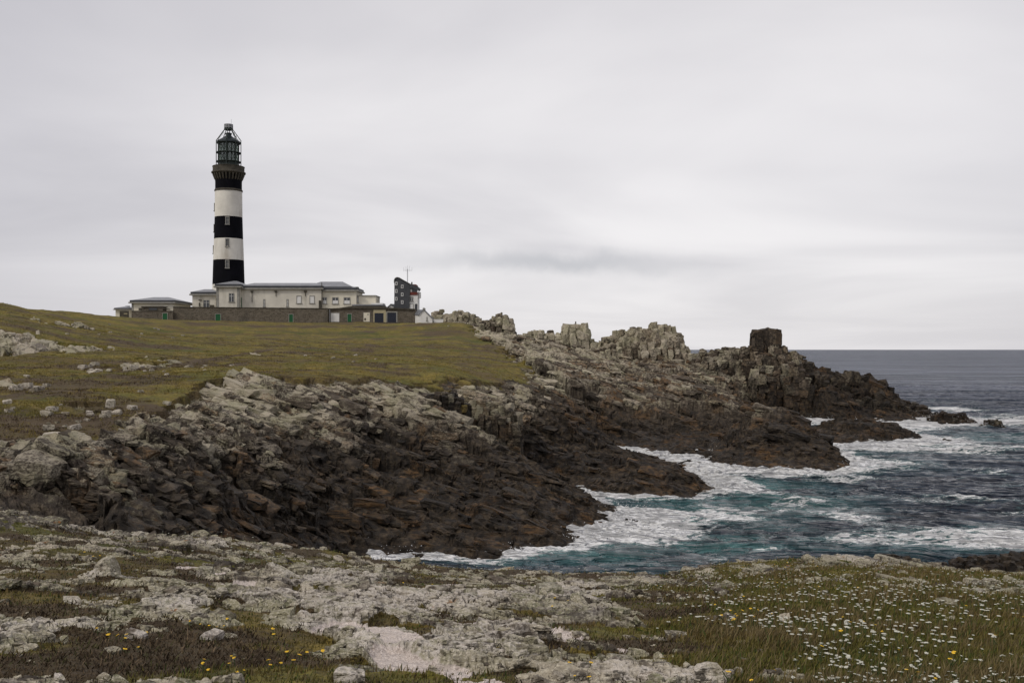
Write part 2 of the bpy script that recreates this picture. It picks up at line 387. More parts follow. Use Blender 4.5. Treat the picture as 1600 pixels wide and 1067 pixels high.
def land_material():
    s = NT('land'); p = s.pos()
    gm, soil, lich, ochre = s.attr('A'); wet, tone, pale, near = s.attr('B')
    n1 = s.noise(p, .35, 5); n2 = s.noise(p, 1.9, 6, .62); n3 = s.noise(p, 9, 5, .6); n4 = s.noise(p, 34, 3, .6)
    str_v = s.map(p, (.35, 1.4, 3.2), (.30, -.22, .45))
    ns = s.noise(str_v, 1.6, 6, .65, .6)
    # stone
    c = s.mix(s.ramp(n2, .35, .65), (.085, .066, .048), (.16, .132, .10))
    c = s.mix(s.ramp(ns, .38, .68), s.mix(.55, c, (.040, .032, .026)), c)
    t = s.math('MULTIPLY_ADD', tone, 1.3, .35)
    c = s.mix(1.0, c, t, 'MULTIPLY')
    c = s.mix(s.math('MULTIPLY', s.math('MULTIPLY', ochre, s.math('MULTIPLY', s.math('SUBTRACT', 1.0, near), .8)), s.ramp(n2, .42, .6)), c, (.20, .11, .045))
    # grey-green and white lichen, in blotches
    lm = s.math('ADD', s.math('MULTIPLY', lich, .75), s.math('MULTIPLY', s.math('SUBTRACT', n3, .5), 1.1))
    lm = s.math('ADD', lm, s.math('MULTIPLY', s.math('SUBTRACT', n2, .5), .9))
    lcol = s.mix(s.ramp(n1, .4, .6), (.34, .315, .20), (.48, .42, .32))
    lcol = s.mix(s.math('MULTIPLY', near, s.ramp(s.noise(p, 1.1, 5, .65), .47, .6)), lcol, (.225, .22, .125))
    lcol = s.mix(s.math('MULTIPLY', near, s.ramp(s.noise(p, 2.3, 5, .7), .56, .66)), lcol, (.13, .112, .088))
    lcol = s.mix(s.ramp(n4, .45, .7), lcol, (.70, .64, .50))
    c = s.mix(s.math('MULTIPLY', s.ramp(lm, .22, .62), .85), c, lcol)
    c = s.mix(s.math('MULTIPLY', pale, s.ramp(s.math('ADD', n3, s.math('MULTIPLY', n4, .4)), .5, .85)), c, (.64, .58, .51))
    c = s.mix(s.math('MULTIPLY', near, s.math('MULTIPLY', s.ramp(s.math('ADD', s.math('MULTIPLY', n3, .6), s.math('MULTIPLY', s.noise(p, 5, 5, .7), .4)), .545, .60), .85)), c, (.045, .036, .022))
    no = s.noise(p, 3.1, 4, .6); c = s.mix(s.math('MULTIPLY', s.math('MULTIPLY', near, s.ramp(no, .66, .74)), .8), c, (.30, .13, .035))
    grit = s.mix(s.ramp(s.noise(p, 60, 3, .7), .35, .65), (.52, .44, .385), (.80, .71, .645))
    grit = s.mix(s.math('MULTIPLY', s.ramp(n2, .52, .66), .6), grit, (.36, .31, .26))
    c = s.mix(s.math('MULTIPLY', near, s.ramp(s.math('ADD', ochre, s.math('MULTIPLY', s.math('SUBTRACT', n3, .5), .8)), .35, .6)), c, grit)
    # the black zone above the tide
    bl = s.mix(s.ramp(n2, .42, .68), (.011, .008, .0055), (.058, .040, .023))
    bl = s.mix(s.math('MULTIPLY', ochre, s.ramp(ns, .45, .7)), bl, (.135, .072, .027))
    bl = s.mix(1.0, bl, t, 'MULTIPLY')
    c = s.mix(s.math('MULTIPLY', wet, .90), c, bl)
    # soil
    sc = s.mix(n3, (.048, .033, .021), (.14, .10, .064))
    sc = s.mix(s.ramp(n4, .66, .74), sc, (.20, .175, .14))
    rockc = c
    # turf
    g = s.mix(s.ramp(n1, .38, .62), (.245, .185, .038), (.15, .138, .026))
    g = s.mix(s.ramp(s.noise(s.map(p, (.6, 1.6, 1)), .16, 4, .6), .48, .68), g, (.15, .108, .045))
    g = s.mix(s.math('MULTIPLY', s.ramp(n2, .50, .68), .75), g, (.070, .048, .026))
    g = s.mix(s.math('MULTIPLY', s.ramp(s.noise(s.map(p, (.35, 1.0, 1)), .12, 5, .62, .4), .5, .62), .55), g, (.080, .050, .030))
    g = s.mix(s.math('MULTIPLY', s.ramp(s.noise(s.map(p, (.5, 1.0, 1)), .09, 4, .6), .55, .68), .6), g, (.060, .085, .016))
    g = s.mix(s.math('MULTIPLY', s.ramp(n3, .48, .72), .7), g, (.165, .14, .060))
    g = s.mix(s.math('MULTIPLY', s.ramp(s.noise(p, 4.5, 5, .7), .48, .62), .65), g, (.040, .038, .014))
    heath = s.mix(n3, (.034, .024, .014), (.105, .072, .042))
    g = s.mix(s.math('MULTIPLY', soil, .92), g, s.mix(near, sc, heath))
    m = s.math('ADD', gm, s.math('MULTIPLY', s.math('SUBTRACT', n3, .5), 1.0)); m = s.math('ADD', m, s.math('MULTIPLY', s.math('SUBTRACT', n4, .5), .5))
    col = s.mix(s.ramp(m, .42, .58), rockc, g)
    bh = s.math('ADD', s.math('MULTIPLY', n2, 1.0), s.math('MULTIPLY', n3, .45))
    bh = s.math('ADD', bh, s.math('MULTIPLY', ns, 1.2)); bh = s.math('ADD', bh, s.math('MULTIPLY', n4, .15))
    rough = s.math('SUBTRACT', .92, s.math('MULTIPLY', wet, .30))
    s.bsdf(col, rough, bh, .75, .30, .25)
    return s.m

def simple(name, col, rough=.7, var=.25, scale=1.5, bump=.0, metal=0.0, spec=.35, stretch=(1, 1, 1), dark=None, dmask=(.5, .75), dfac=.6):
    s = NT(name); p = s.map(s.pos(), stretch)
    nz = s.noise(p, scale, 5, .6); lo = tuple(x * (1 - var) for x in col); hi = tuple(min(1, x * (1 + var * .6)) for x in col)
    c = s.mix(s.ramp(nz, .3, .7), lo, hi)
    if dark: c = s.mix(s.math('MULTIPLY', s.ramp(s.noise(s.map(s.pos(), (1.2, 1.2, .22)), scale * .8, 5, .65), *dmask), dfac), c, dark)
    s.bsdf(c, rough, nz if bump else None, bump, .05, spec, Metallic=metal)
    return s.m

def attr_mat(name, rough=.8, trans=.0):
    s = NT(name); a = s.n('ShaderNodeAttribute', attribute_name='col')
    nz = s.noise(s.pos(), 40, 3)
    c = s.mix(.35, a.outputs['Color'], s.mix(1.0, a.outputs['Color'], s.math('MULTIPLY', nz, 2.0), 'MULTIPLY'))
    s.bsdf(c, rough, spec=.2)
    return s.m

def sea_material():
    s = NT('sea'); p = s.pos()
    foam, teal, wake, far = s.attr('A')
    n0 = s.noise(s.map(p, (.018, .030, 1)), 1.0, 4, .5)
    deep = s.mix(s.ramp(n0, .4, .62), (.026, .038, .064), (.044, .060, .090))
    c = s.mix(s.math('MULTIPLY', teal, .85), deep, (.060, .175, .172))
    rp = s.noise(s.map(p, (.035, .16, 1), (0, 0, .06)), 1.0, 6, .66, .3)
    c = s.mix(s.math('MULTIPLY', s.math('SUBTRACT', 1.0, s.math('MULTIPLY', far, .35)), s.ramp(rp, .44, .62)), c, (.016, .022, .038))
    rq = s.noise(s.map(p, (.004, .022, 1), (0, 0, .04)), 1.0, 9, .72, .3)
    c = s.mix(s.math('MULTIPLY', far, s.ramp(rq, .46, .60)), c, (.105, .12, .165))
    # foam: laced streaks
    st = s.map(p, (.45, 1.1, 1.0), (0, 0, .25))
    w = s.noise(st, .8, 7, .68, 1.2); w2 = s.noise(p, 3.2, 6, .7, .5)
    lace = s.math('SUBTRACT', 1.0, s.math('MULTIPLY', s.math('ABSOLUTE', s.math('SUBTRACT', s.noise(st, .55, 5, .6, 1.6), .5)), 7.0), clamp=True)
    v = s.math('ADD', foam, s.math('MULTIPLY', s.math('SUBTRACT', w, .5), 2.3))
    v = s.math('ADD', v, s.math('MULTIPLY', s.math('SUBTRACT', w2, .5), 1.3))
    v = s.math('ADD', v, s.math('MULTIPLY', s.math('MULTIPLY', lace, wake), .55))
    v = s.math('ADD', v, s.math('MULTIPLY', s.ramp(s.noise(s.map(p, (.03, .12, 1)), 1.0, 6, .65), .61, .70), s.math('MULTIPLY', s.ramp(w2, .55, .7), .8)))
    fm = s.ramp(v, .48, .80)
    c = s.mix(s.math('MULTIPLY', s.ramp(v, .1, .6), .45), c, (.15, .27, .27))
    c = s.mix(fm, c, (.90, .90, .89))
    # chop
    b1 = s.noise(s.map(p, (.55, 1.0, 1.0), (0, 0, -.2)), 1.1, 6, .62, .3)
    b2 = s.noise(s.map(p, (.05, .11, 1.0), (0, 0, .1)), 1.0, 5, .6, .2)
    b3 = s.noise(s.map(p, (.016, .045, 1.0), (0, 0, .1)), 1.0, 5, .62, .2)
    bh = s.math('ADD', b1, s.math('MULTIPLY', b2, 9.0)); bh = s.math('ADD', bh, s.math('MULTIPLY', b3, 30.0)); bh = s.math('ADD', bh, s.math('MULTIPLY', s.noise(p, 5.5, 3, .6), .18))
    b = s.bsdf(c, s.math('ADD', s.math('ADD', .13, s.math('MULTIPLY', far, .22)), s.math('MULTIPLY', fm, .4)), bh, 1.0, .55, .5, IOR=1.33)
    s.l(s.math('MULTIPLY', s.math('MULTIPLY_ADD', far, -.33, .5), s.math('SUBTRACT', 1.0, s.math('MULTIPLY', fm, .6))), b.inputs['Specular IOR Level'])
    return s.m

M_LAND = land_material(); M_SEA = sea_material()
M_RENDER = simple('weathered_render', (.68, .64, .55), .85, .12, .35, .2, dark=(.30, .28, .21), dmask=(.50, .72), dfac=.55)
M_CREAM = simple('cream_render', (.74, .69, .56), .85, .10, .5, .1, dark=(.42, .38, .29), dmask=(.55, .8), dfac=.5)
M_WHITE = simple('white_paint', (.76, .75, .72), .7, .08, .6, .1, dark=(.45, .43, .38), dmask=(.58, .85), dfac=.4)
M_TWHITE = simple('tower_white', (.74, .71, .64), .75, .12, .25, .1, dark=(.34, .29, .22), dmask=(.48, .70), dfac=.6)
M_TBLACK = simple('tower_black', (.0055, .0055, .008), .85, .3, .4, .1, spec=.08)
M_STONE = simple('dark_stone', (.075, .066, .050), .85, .35, .8, .3)
M_QUOIN = simple('grey_granite', (.30, .29, .26), .85, .2, 1.2, .2)
M_IRON = simple('dark_iron', (.034, .045, .038), .5, .3, 2, metal=.3)
M_DOME = simple('dome_copper', (.028, .036, .038), .45, .3, 1, metal=.4)
M_GALV = simple('galvanised', (.45, .46, .47), .5, .15, 2, metal=.5)
M_ZINC = simple('zinc_roof', (.27, .275, .29), .5, .15, .6, metal=.2, dark=(.14, .15, .17), dfac=.4)
M_FASCIA = simple('slate_fascia', (.048, .050, .058), .6, .2, .6)
M_SLATE = simple('slate_tiles', (.13, .135, .145), .6, .25, 2.0, .3)
M_GREEN = simple('green_paint', (.012, .10, .035), .6, .15, 2)
M_NAVY = simple('navy_paint', (.020, .024, .040), .6, .2, 2)
M_CLAD = simple('anthracite_cladding', (.062, .064, .070), .6, .15, 1.0, .1)
M_RED = simple('red_trim', (.16, .035, .025), .6, .2, 2)
M_WIN = simple('window_glass', (.05, .055, .06), .12, .2, 1, spec=.6)
M_CURTAIN = simple('blind', (.62, .62, .60), .7, .1, 2)
M_YELLOW = simple('sand_surround', (.42, .37, .24), .85, .12, 1)
def wall_mat():
    s = NT('brown_rubble_wall'); p = s.pos()
    q = s.map(p, (1.6, 1.6, 3.0))
    v = s.vor(q, 1.0); sp = s.n('ShaderNodeSeparateColor'); s.l(v, sp.inputs[0])
    e = s.vor(q, 1.0, 'DISTANCE_TO_EDGE', 'Distance')
    n = s.noise(p, .25, 4); c = s.mix(sp.outputs[0], (.085, .070, .051), (.160, .136, .104))
    c = s.mix(s.math('MULTIPLY', s.ramp(n, .5, .7), .5), c, (.06, .055, .045))
    c = s.mix(s.ramp(e, .06, .0), c, (.20, .18, .15))
    s.bsdf(c, .9, s.ramp(e, 0, .1), .5, .05, .2); return s.m
M_WALL = wall_mat()
def glass_mat():
    s = NT('lantern_glass'); g = s.n('ShaderNodeBsdfGlossy', i_Roughness=.05); g.inputs[0].default_value = (.5, .55, .52, 1)
    t = s.n('ShaderNodeBsdfTransparent'); t.inputs[0].default_value = (.70, .78, .72, 1)
    m = s.n('ShaderNodeMixShader'); m.inputs[0].default_value = .25; s.l(t.outputs[0], m.inputs[1]); s.l(g.outputs[0], m.inputs[2]); s.l(m.outputs[0], s.out.inputs[0])
    return s.m
M_LGLASS = glass_mat()
M_OPTIC = simple('optic', (.10, .13, .11), .35, .3, 3, metal=.2)
M_VEG = attr_mat('vegetation'); M_PETAL = simple('white_petals', (.56, .55, .47), .8, .15, 60)
M_YPETAL = simple('yellow_petals', (.80, .50, .03), .7, .15, 60); M_STEM = simple('green_stem', (.06, .08, .025), .8, .2, 30)
# ------------------------------------------------------------------ the land: one sheet, finer near the path along which it is seen
DT = math.radians(29.5)
th = np.r_[np.linspace(-math.pi, -1.0, 40)[:-1], np.linspace(-1.0, -DT, 90)[:-1], np.linspace(-DT, DT, NCOL), np.linspace(DT, 1.0, 90)[1:], np.linspace(1.0, math.pi, 40)[1:-1]]
rr = np.r_[np.exp(np.linspace(math.log(.4), math.log(3.5), 14))[:-1], np.exp(np.linspace(math.log(3.5), math.log(36), NR[0]))[:-1], np.linspace(36, 41, 10)[:-1],
           np.linspace(41, 136, NR[1])[:-1], np.linspace(136, 290, NR[2])[:-1], np.linspace(290, 650, 40)]
T, R_ = np.meshgrid(th, rr)
X = (R_ * np.sin(T)).ravel(); Y = (R_ * np.cos(T)).ravel()
z = np.empty(len(X), f32); A = np.empty((len(X), 4), f32); B = np.empty((len(X), 4), f32)
step = 400000
for i in range(0, len(X), step):
    s_ = slice(i, i + step); z[s_], A[s_], B[s_] = land(X[s_], Y[s_])
# the ground falls away under the sea at its rim
z = np.where(R_.ravel() > 600, np.minimum(z, -4), z)
co = np.stack([X, Y, z], 1)
# jointing also pushes the faces sideways, so ledges overhang a little
rk = ((1 - A[:, 0]) * (1 - B[:, 3]))
co[:, 0] += rk * (perlin(X / 1.3, z / .8, 401) * .35 + perlin(Y / .5, z / .35, 402) * .10)
co[:, 1] += rk * (perlin(X / 1.1, z / .55, 403) * .38 + perlin(X / .45, z / .3, 404) * .12)
fc = grid_faces(len(rr), len(th), True)
nv = len(co); co = np.vstack([co, [[0, 0, z[:len(th)].mean()]]])
tri = np.stack([np.full(len(th), nv), (np.arange(len(th)) + 1) % len(th), np.arange(len(th))], 1)
faces = np.r_[fc[:, ::-1].ravel(), tri.ravel()]
me = mesh_np('ground', co, faces, np.r_[np.full(len(fc), 4), np.full(len(tri), 3)], [M_LAND])
add_attr(me, 'A', np.vstack([A, A[:1]])); add_attr(me, 'B', np.vstack([B, B[:1]]))
ground = tag(link('ground', me), 'grassy headland with bare rock cliffs stepping down to the sea', 'headland', kind='structure')
del co, fc, faces, X, Y, T, R_

# ------------------------------------------------------------------ the sea
SEAF = [(u, dsea(v), ru, rd, a) for (u, v, ru, rd, a) in [
    # u, v, half width px, half depth m, amount
    (985,815,75,5,1.1),(1050,835,70,3.5,.75),(930,840,45,2.5,.8),(1000,845,60,2.5,.6),(1130,812,80,3,.55),(620,868,50,1.2,.8),(800,868,30,.8,.8),(870,858,40,1.0,.5),(920,782,40,3,.8),
    (1090,735,45,4,.9),(1130,755,40,5,.85),(1150,765,50,4,.6),(1250,785,70,2.5,.55),(1200,770,50,2.5,.4),(1330,812,40,3.5,.75),(1350,845,50,3,.85),(1160,738,60,4,.4),(1230,742,100,2,.55),
    (1370,725,55,7,.75),(1320,750,90,4,.4),(1330,700,60,5,.9),(1400,700,60,6,.75),(1460,690,55,8,.85),(1530,660,110,10,.95),(1490,640,50,9,1.0),(1600,655,120,12,.6),(1560,700,130,7,.35),(1480,705,80,6,.4),
    (1420,662,70,14,.75),(1290,656,60,14,1.3),(1028,712,26,5,1.3),(1116,709,30,5,1.3),(1500,782,120,2.5,.45),(1400,798,60,2,.45),(1555,740,40,5,.55),(1570,760,50,3,.4),(1590,845,90,3.5,.85),(1500,850,90,3,.5),
    (1450,840,60,2,.35),(1470,628,60,20,.35),(1240,800,60,2,.3),(1130,800,60,2.5,.45),(1540,618,30,16,.3),(1450,610,50,20,.2),(1600,800,60,2.5,.3),(1200,862,60,1,.3),(1090,880,60,1,.4),(960,870,60,1,.2)]]
TEAL = [(u, dsea(v), ru, rd, a) for (u, v, ru, rd, a) in [(1180,765,130,12,.9),(1080,810,180,12,.8),(900,865,200,6,.6),(1100,860,160,8,.6),(1480,695,160,14,.7),(1400,850,180,6,.45),(1550,845,120,6,.6),(1330,720,100,12,.7),(1560,680,120,14,.5),(1300,800,90,7,.4)]]
def fields(x, y, L):
    s = np.zeros(x.shape, f32); yy = np.maximum(y, 1); u = 800 + F * x / yy
    for (bu, bd, ru, rd, a) in L:
        bx = XU(bu, bd); s += a * np.exp(-((x - bx) / (ru * bd / F)) ** 2 - ((y - bd) / rd) ** 2)
    return s
th = np.r_[np.linspace(-math.pi, -.62, 30)[:-1], np.linspace(-.62, DT, NCOL // 2)[:-1] if False else np.linspace(-.62, .08 - DT * 0, 120)[:-1], np.linspace(-.12 + .20, DT, 640), np.linspace(DT, 1.1, 60)[1:], np.linspace(1.1, math.pi, 24)[1:-1]]
th = np.r_[np.linspace(-math.pi, -.30, 40)[:-1], np.linspace(-.30, DT, 850), np.linspace(DT, 1.1, 60)[1:], np.linspace(1.1, math.pi, 24)[1:-1]]
rr = np.r_[np.linspace(34, 56, 20)[:-1], np.linspace(56, 130, 420)[:-1], np.exp(np.linspace(math.log(130), math.log(420), 380))[:-1], np.exp(np.linspace(math.log(420), math.log(2000), 120))[:-1], np.exp(np.linspace(math.log(2000), math.log(60000), 30))]
T, R_ = np.meshgrid(th, rr); X = (R_ * np.sin(T)).ravel(); Y = (R_ * np.cos(T)).ravel(); R1 = R_.ravel()
def sea_h(x, y, R):
    fade = sm(700, 200, R)
    a = x * .94 - y * .34; b = x * .34 + y * .94
    wob = fbm(x / 20, y / 20, 3, 501) * 4
    w = .42 * (1 - 2 * np.abs(perlin((a) / 16, (b + wob) / 7.5, 510))) + .22 * (1 - 2 * np.abs(perlin(a / 6.5, b / 3.4, 511))) + .13 * (1 - 2 * np.abs(perlin(x / 2.4, y / 1.5, 512)))
    w += .05 * perlin(x / .9, y / .7, 513) * sm(150, 60, R)
    return (w - .25) * fade
zs = sea_h(X, Y, R1)
bed = base_h(X, Y); sh = sm(-2.2, .15, bed)
foam = fields(X, Y, SEAF) + sh * .78 + fbm(X / 12, Y / 6, 4, 521) * .30 - .17 + sm(.15, .5, zs) * .15
foam = foam - .16 * sm(200, 350, R1)
teal = np.clip(fields(X, Y, TEAL) + sh * .5, 0, 1)
zs = zs + .24 * np.clip(foam - .3, 0, 1) * (.5 + perlin(X / .7, Y / .7, 530)) * sm(300, 100, R1)
fc = grid_faces(len(rr), len(th), True)
me = mesh_np('sea', np.stack([X, Y, zs], 1), fc[:, ::-1], 4, [M_SEA], True)
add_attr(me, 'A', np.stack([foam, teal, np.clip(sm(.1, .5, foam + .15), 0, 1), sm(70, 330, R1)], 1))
sea = tag(link('sea', me), 'choppy grey blue sea with white foam around the rocks', 'sea', kind='structure')
del X, Y, T, R_, R1, zs

# spray thrown up where the swell meets the rock
def spray():
    r = np.random.RandomState(31); C0 = []
    for (u, v, ru, hh, n) in [(905,846,14,.7,260),(930,838,16,.5,200),(975,806,22,.9,420),(1000,822,18,.7,300),(1035,832,16,.5,200),(1116,766,12,.9,260),(1090,748,16,.6,180),(1336,732,12,.7,220),(1300,708,16,.8,240),(1449,689,12,1.0,300),(1420,690,20,.6,200),
                              (1460,660,10,1.3,300),(1498,655,20,2.4,420),(1478,656,12,1.6,160),(1530,664,26,1.0,420),(1552,668,14,1.4,260),(1250,655,22,.8,200),(1300,656,24,.8,240),(600,869,20,.5,120),(640,868,12,.5,100),(800,868,12,.5,120),(1028,713,10,.4,80),(1116,709,12,.4,90),(1485,694,16,.6,160)]:
        d = dsea(v); x = XU(u, d) + r.normal(0, ru * d / F, n); y = d + (1.5 if v < 700 else .4) + r.normal(0, ru * d / F * .9, n); z = np.abs(r.normal(0, 1, n)) ** 1.4 * hh * .55 - .15
        s_ = r.uniform(.02, .06, n) * (.5 + d / 260) * np.exp(-z / (hh * 2)); C0.append(np.stack([x, y, z, s_], 1))
    q = np.vstack(C0); t = np.array([[1, 1, 1], [-1, -1, 1], [-1, 1, -1], [1, -1, -1]], f32)
    co = (q[:, None, :3] + t[None] * q[:, None, 3:4] * r.uniform(.5, 1.5, (len(q), 4, 1))).reshape(-1, 3)
    i = np.arange(len(q))[:, None] * 4; fc = np.concatenate([i + [[0, 1, 2]], i + [[0, 3, 1]], i + [[0, 2, 3]], i + [[1, 3, 2]]], 1).ravel()
    tag(link('sea_spray', mesh_np('sea_spray', co, fc, 3, [simple('spray', (.88, .88, .88), .9, .05)])), 'white spray flying up where waves break on the rocks', 'spray', kind='stuff')
spray()
# ------------------------------------------------------------------ blocks of jointed rock
import bmesh
def make_block(seed, flat=False):
    r = random.Random(seed); bm = bmesh.new()
    pts = []
    for sx in (-1, 1):
        for sy in (-1, 1):
            for sz in (-1, 1):
                c = [sx * r.uniform(.72, 1), sy * r.uniform(.7, 1), sz * r.uniform(.75, 1)]
                k = r.randint(0, 2); e = [v for v in c]
                if r.random() < .65:      # a broken-off corner
                    for q in range(3):
                        e2 = list(c); e2[q] *= r.uniform(.35, .7); pts.append(e2)
                else: pts.append(c)
    for v in pts: bm.verts.new(v)
    res = bmesh.ops.convex_hull(bm, input=bm.verts)
    bmesh.ops.delete(bm, geom=[g for g in res['geom_interior'] if isinstance(g, bmesh.types.BMVert)], context='VERTS')
    loose = [v for v in bm.verts if not v.link_faces]
    bmesh.ops.delete(bm, geom=loose, context='VERTS')
    bmesh.ops.triangulate(bm, faces=bm.faces)
    bmesh.ops.subdivide_edges(bm, edges=bm.edges, cuts=1, use_grid_fill=True)
    bmesh.ops.triangulate(bm, faces=bm.faces)
    bm.verts.ensure_lookup_table()
    co = np.array([v.co[:] for v in bm.verts], f32)
    fa = np.array([[v.index for v in f.verts] for f in bm.faces], np.int32)
    bm.free()
    # worn edges and a rough skin
    rad = np.linalg.norm(co, axis=1, keepdims=True)
    co = co * (1 - .12 * np.clip(rad - 1.15, 0, 1))
    co += np.stack([perlin(co[:, 1] * 1.7 + seed, co[:, 2] * 1.7, seed), perlin(co[:, 0] * 1.7 + seed, co[:, 2] * 1.7, seed + 1), perlin(co[:, 0] * 1.7, co[:, 1] * 1.7 + seed, seed + 2)], 1) * .09
    return co, fa
LIB = [make_block(900 + i) for i in range(28)]

def rotm(rx, ry, rz):
    return np.array(Matrix.Rotation(rz, 3, 'Z') @ Matrix.Rotation(ry, 3, 'Y') @ Matrix.Rotation(rx, 3, 'X'), f32)

class Blocks:
    def __init__(s): s.co = []; s.fa = []; s.A = []; s.B = []; s.n = 0
    def add(s, c, size, rot, A, B, lib=None):
        co, fa = LIB[random.randrange(len(LIB)) if lib is None else lib]
        w = (co * np.array(size, f32)) @ rotm(*rot).T + np.array(c, f32)
        s.co.append(w); s.fa.append(fa + s.n); s.n += len(co)
        s.A.append(np.tile(np.array(A, f32), (len(co), 1))); s.B.append(np.tile(np.array(B, f32), (len(co), 1)))
    def build(s, name, loc=None, parent=None, rough=.0):
        co = np.vstack(s.co); A = np.vstack(s.A); B = np.vstack(s.B)
        if rough:
            co = co + np.stack([perlin(co[:, 0] / rough + co[:, 2], co[:, 1] / rough + co[:, 2], k) for k in (61, 62, 63)], 1) * rough * .28
        l = np.array(loc if loc is not None else (0, 0, 0), f32)
        me = mesh_np(name, co - l, np.vstack(s.fa), 3, [M_LAND])
        add_attr(me, 'A', A); add_attr(me, 'B', B)
        return link(name, me, parent, tuple(float(q) for q in l))

def wet_at(z, lo=2.0, hi=7.0): return float(np.clip((hi - z) / (hi - lo), 0, 1))

# ledges and broken blocks all over the bare rock of the cliffs
def scatter_cliff(N):
    bl = Blocks(); r = np.random.RandomState(5)
    u = r.uniform(-120, 1480, N * 6); d = np.exp(r.uniform(math.log(44), math.log(235), N * 6))
    x = XU(u, d); z, A, B = land(x, d)
    dx, _, _ = land(x + .6, d); dy, _, _ = land(x, d + .6)
    ok = (A[:, 0] < .12) & (z > -.2) & (r.rand(len(z)) < (.35 + .65 * sm(.6, 2.5, z)) * (1 - .80 * B[:, 0] * (u > 330)))
    k = 0
    for i in np.nonzero(ok)[0]:
        if k >= N: break
        s = float(np.exp(r.normal(-1.38, .58))) * (.62 + d[i] / 190); s = min(s, .55 + d[i] / 260)
        if z[i] < 1: s *= .6
        el = r.uniform(1.1, 3.4); ht = r.uniform(.22, .65); el = el if u[i] > 300 else el * .7; el = min(el, max(1.0, (1.0 + d[i] / 200) / s))
        yaw = -.38 + r.normal(0, .17); dip = .24 + r.normal(0, .13); roll = r.normal(.12, .26)
        b = B[i].copy(); a = A[i].copy(); a[0] = 0
        b[1] = np.clip(r.normal(.5, .22), 0, 1); a[2] = np.clip(a[2] + r.normal(0, .2), 0, 1); b[0] = np.clip(b[0] + r.normal(0, .10), 0, 1)
        a[3] = a[3] if r.rand() < .8 else .9
        bl.add((x[i], d[i], z[i] - s * ht * .38), (s * el, s * .8, s * ht), (roll, dip, yaw), a, b); k += 1
    o = bl.build('cliff_rock', rough=.55)
    tag(o, 'broken ledges and slabs of bedrock covering the cliffs above the sea', 'rock ledges', kind='structure')
scatter_cliff(NBLOCK)

def stack(label, prof, d, vbase, cell, depth, lich=.5, ochre=.2, tone=.5, turf=0, wet=None, name='rock_outcrop', group=None, front=.55, seed=0, tall=1.0, neat=1.0):
    r = random.Random(seed + int(prof[0][0])); bl = Blocks()
    us = [p[0] for p in prof]; vs = [p[1] for p in prof]
    x0, x1 = XU(us[0], d), XU(us[-1], d); zb = ZV(vbase, d)
    nx = max(2, round((x1 - x0) / cell)); ny = max(2, round(depth / cell))
    for j in range(ny):
        t = j / (ny - 1)                      # 0 front .. 1 back
        for i in range(nx):
            w = (x1 - x0) / nx; x = x0 + (i + .5) * w
            uu = us[0] + (us[-1] - us[0]) * (i + .5) / nx
            zt = ZV(float(np.interp(uu, us, vs)), d)
            tm = .45
            f = 1.0 if abs(t - tm) < .5 / ny + .01 else (front + (1 - front) * (t / tm) ** .7 * r.uniform(.8, 1.0) if t < tm else 1 - .35 * (t - tm) * r.uniform(.6, 1.2))
            zt += r.gauss(0, .22) * cell * (neat == 1)
            side = min(i + 1, nx - i) / max(1, nx * .25)
            y = d + (t - tm) * depth + r.uniform(-.2, .2) * cell
            gz = float(base_h(np.array([x]), np.array([y]))[0])
            bot = min(zb, gz) - .6 * cell
            top = zb + (zt - zb) * f
            if top - bot < .3: continue
            zc = bot
            while zc < top - .02:
                h = min(r.uniform(.7, 1.9) * cell * tall, top - zc)
                if top - zc - h < .45 * cell: h = top - zc
                zm = zc + h / 2
                wv = wet(zm) if callable(wet) else (wet or 0)
                a = (0, 0, min(1, max(0, lich + r.gauss(0, .18) + (.2 if zm > top - cell else 0))), ochre if r.random() < .5 else ochre * .3)
                if turf and zm + h / 2 > top - .25 and r.random() < turf: a = (.95, .25, .3, 0); wv = 0
                b = (min(1, max(0, wv + r.gauss(0, .07))), min(1, max(0, tone + r.gauss(0, .18))), 0, 0)
                tp = r.uniform(.72, 1.05) if zm + h / 2 > top - .3 and neat == 1 else 1
                bl.add((x + r.uniform(-.2, .2) * cell * neat, y, zm), (tp * w * .6 * r.uniform(.8, 1.3), depth / ny * .65 * r.uniform(.8, 1.3), h * .60), (r.gauss(0, .11) * neat, r.gauss(0, .10) * neat, r.gauss(0, .35) * neat), a, b)
                zc += h
    o = bl.build(name, loc=((x0 + x1) / 2, d, zb), rough=cell * .7 * (neat ** .3))
    return tag(o, label, 'rock', group)

W5 = lambda z: wet_at(z, 3.0, 12.0)
stack('low grey rock ridge on the skyline just past the little white house', [(668,496),(676,490),(690,488),(702,492),(714,487),(728,486),(738,490),(745,496),(749,503)], 284, 503, 1.5, 8, .6, .15, .45)
stack('upright grey block of rock on the skyline between the low ridge and the split boulders', [(750,503),(757,502),(764,503),(766,497),(772,495),(784,493),(795,494),(799,502),(803,514)], 250, 519, 1.4, 8, .5, .2, .4, front=.7)
stack('split pair of flat-topped boulders on the skyline left of the stack with the post', [(817,524),(823,518),(834,516),(845,515.5),(847,522),(852,522),(854,517),(862,517),(864,529)], 245, 533, 1.2, 6, .6, .1, .45)
stack('square grey rock stack that carries a small post', [(869,538),(872,524),(878,516),(880,509),(890,508.5),(905,510),(912,508),(920,510),(921,518),(924,535),(928,545)], 238, 560, 1.6, 10, .75, .08, .62, front=.75, tall=1.1)
stack('broad brown crag on the skyline with a small knob on top', [(926,545),(934,541),(941,532),(946,527),(956,527),(959,520.5),(974,517),(983,516.5),(985,511),(992,511.5),(994,516),(999,515.5),(1001,524)], 231, 566, 1.25, 13, .45, .45, .55, front=.5, tall=.95)
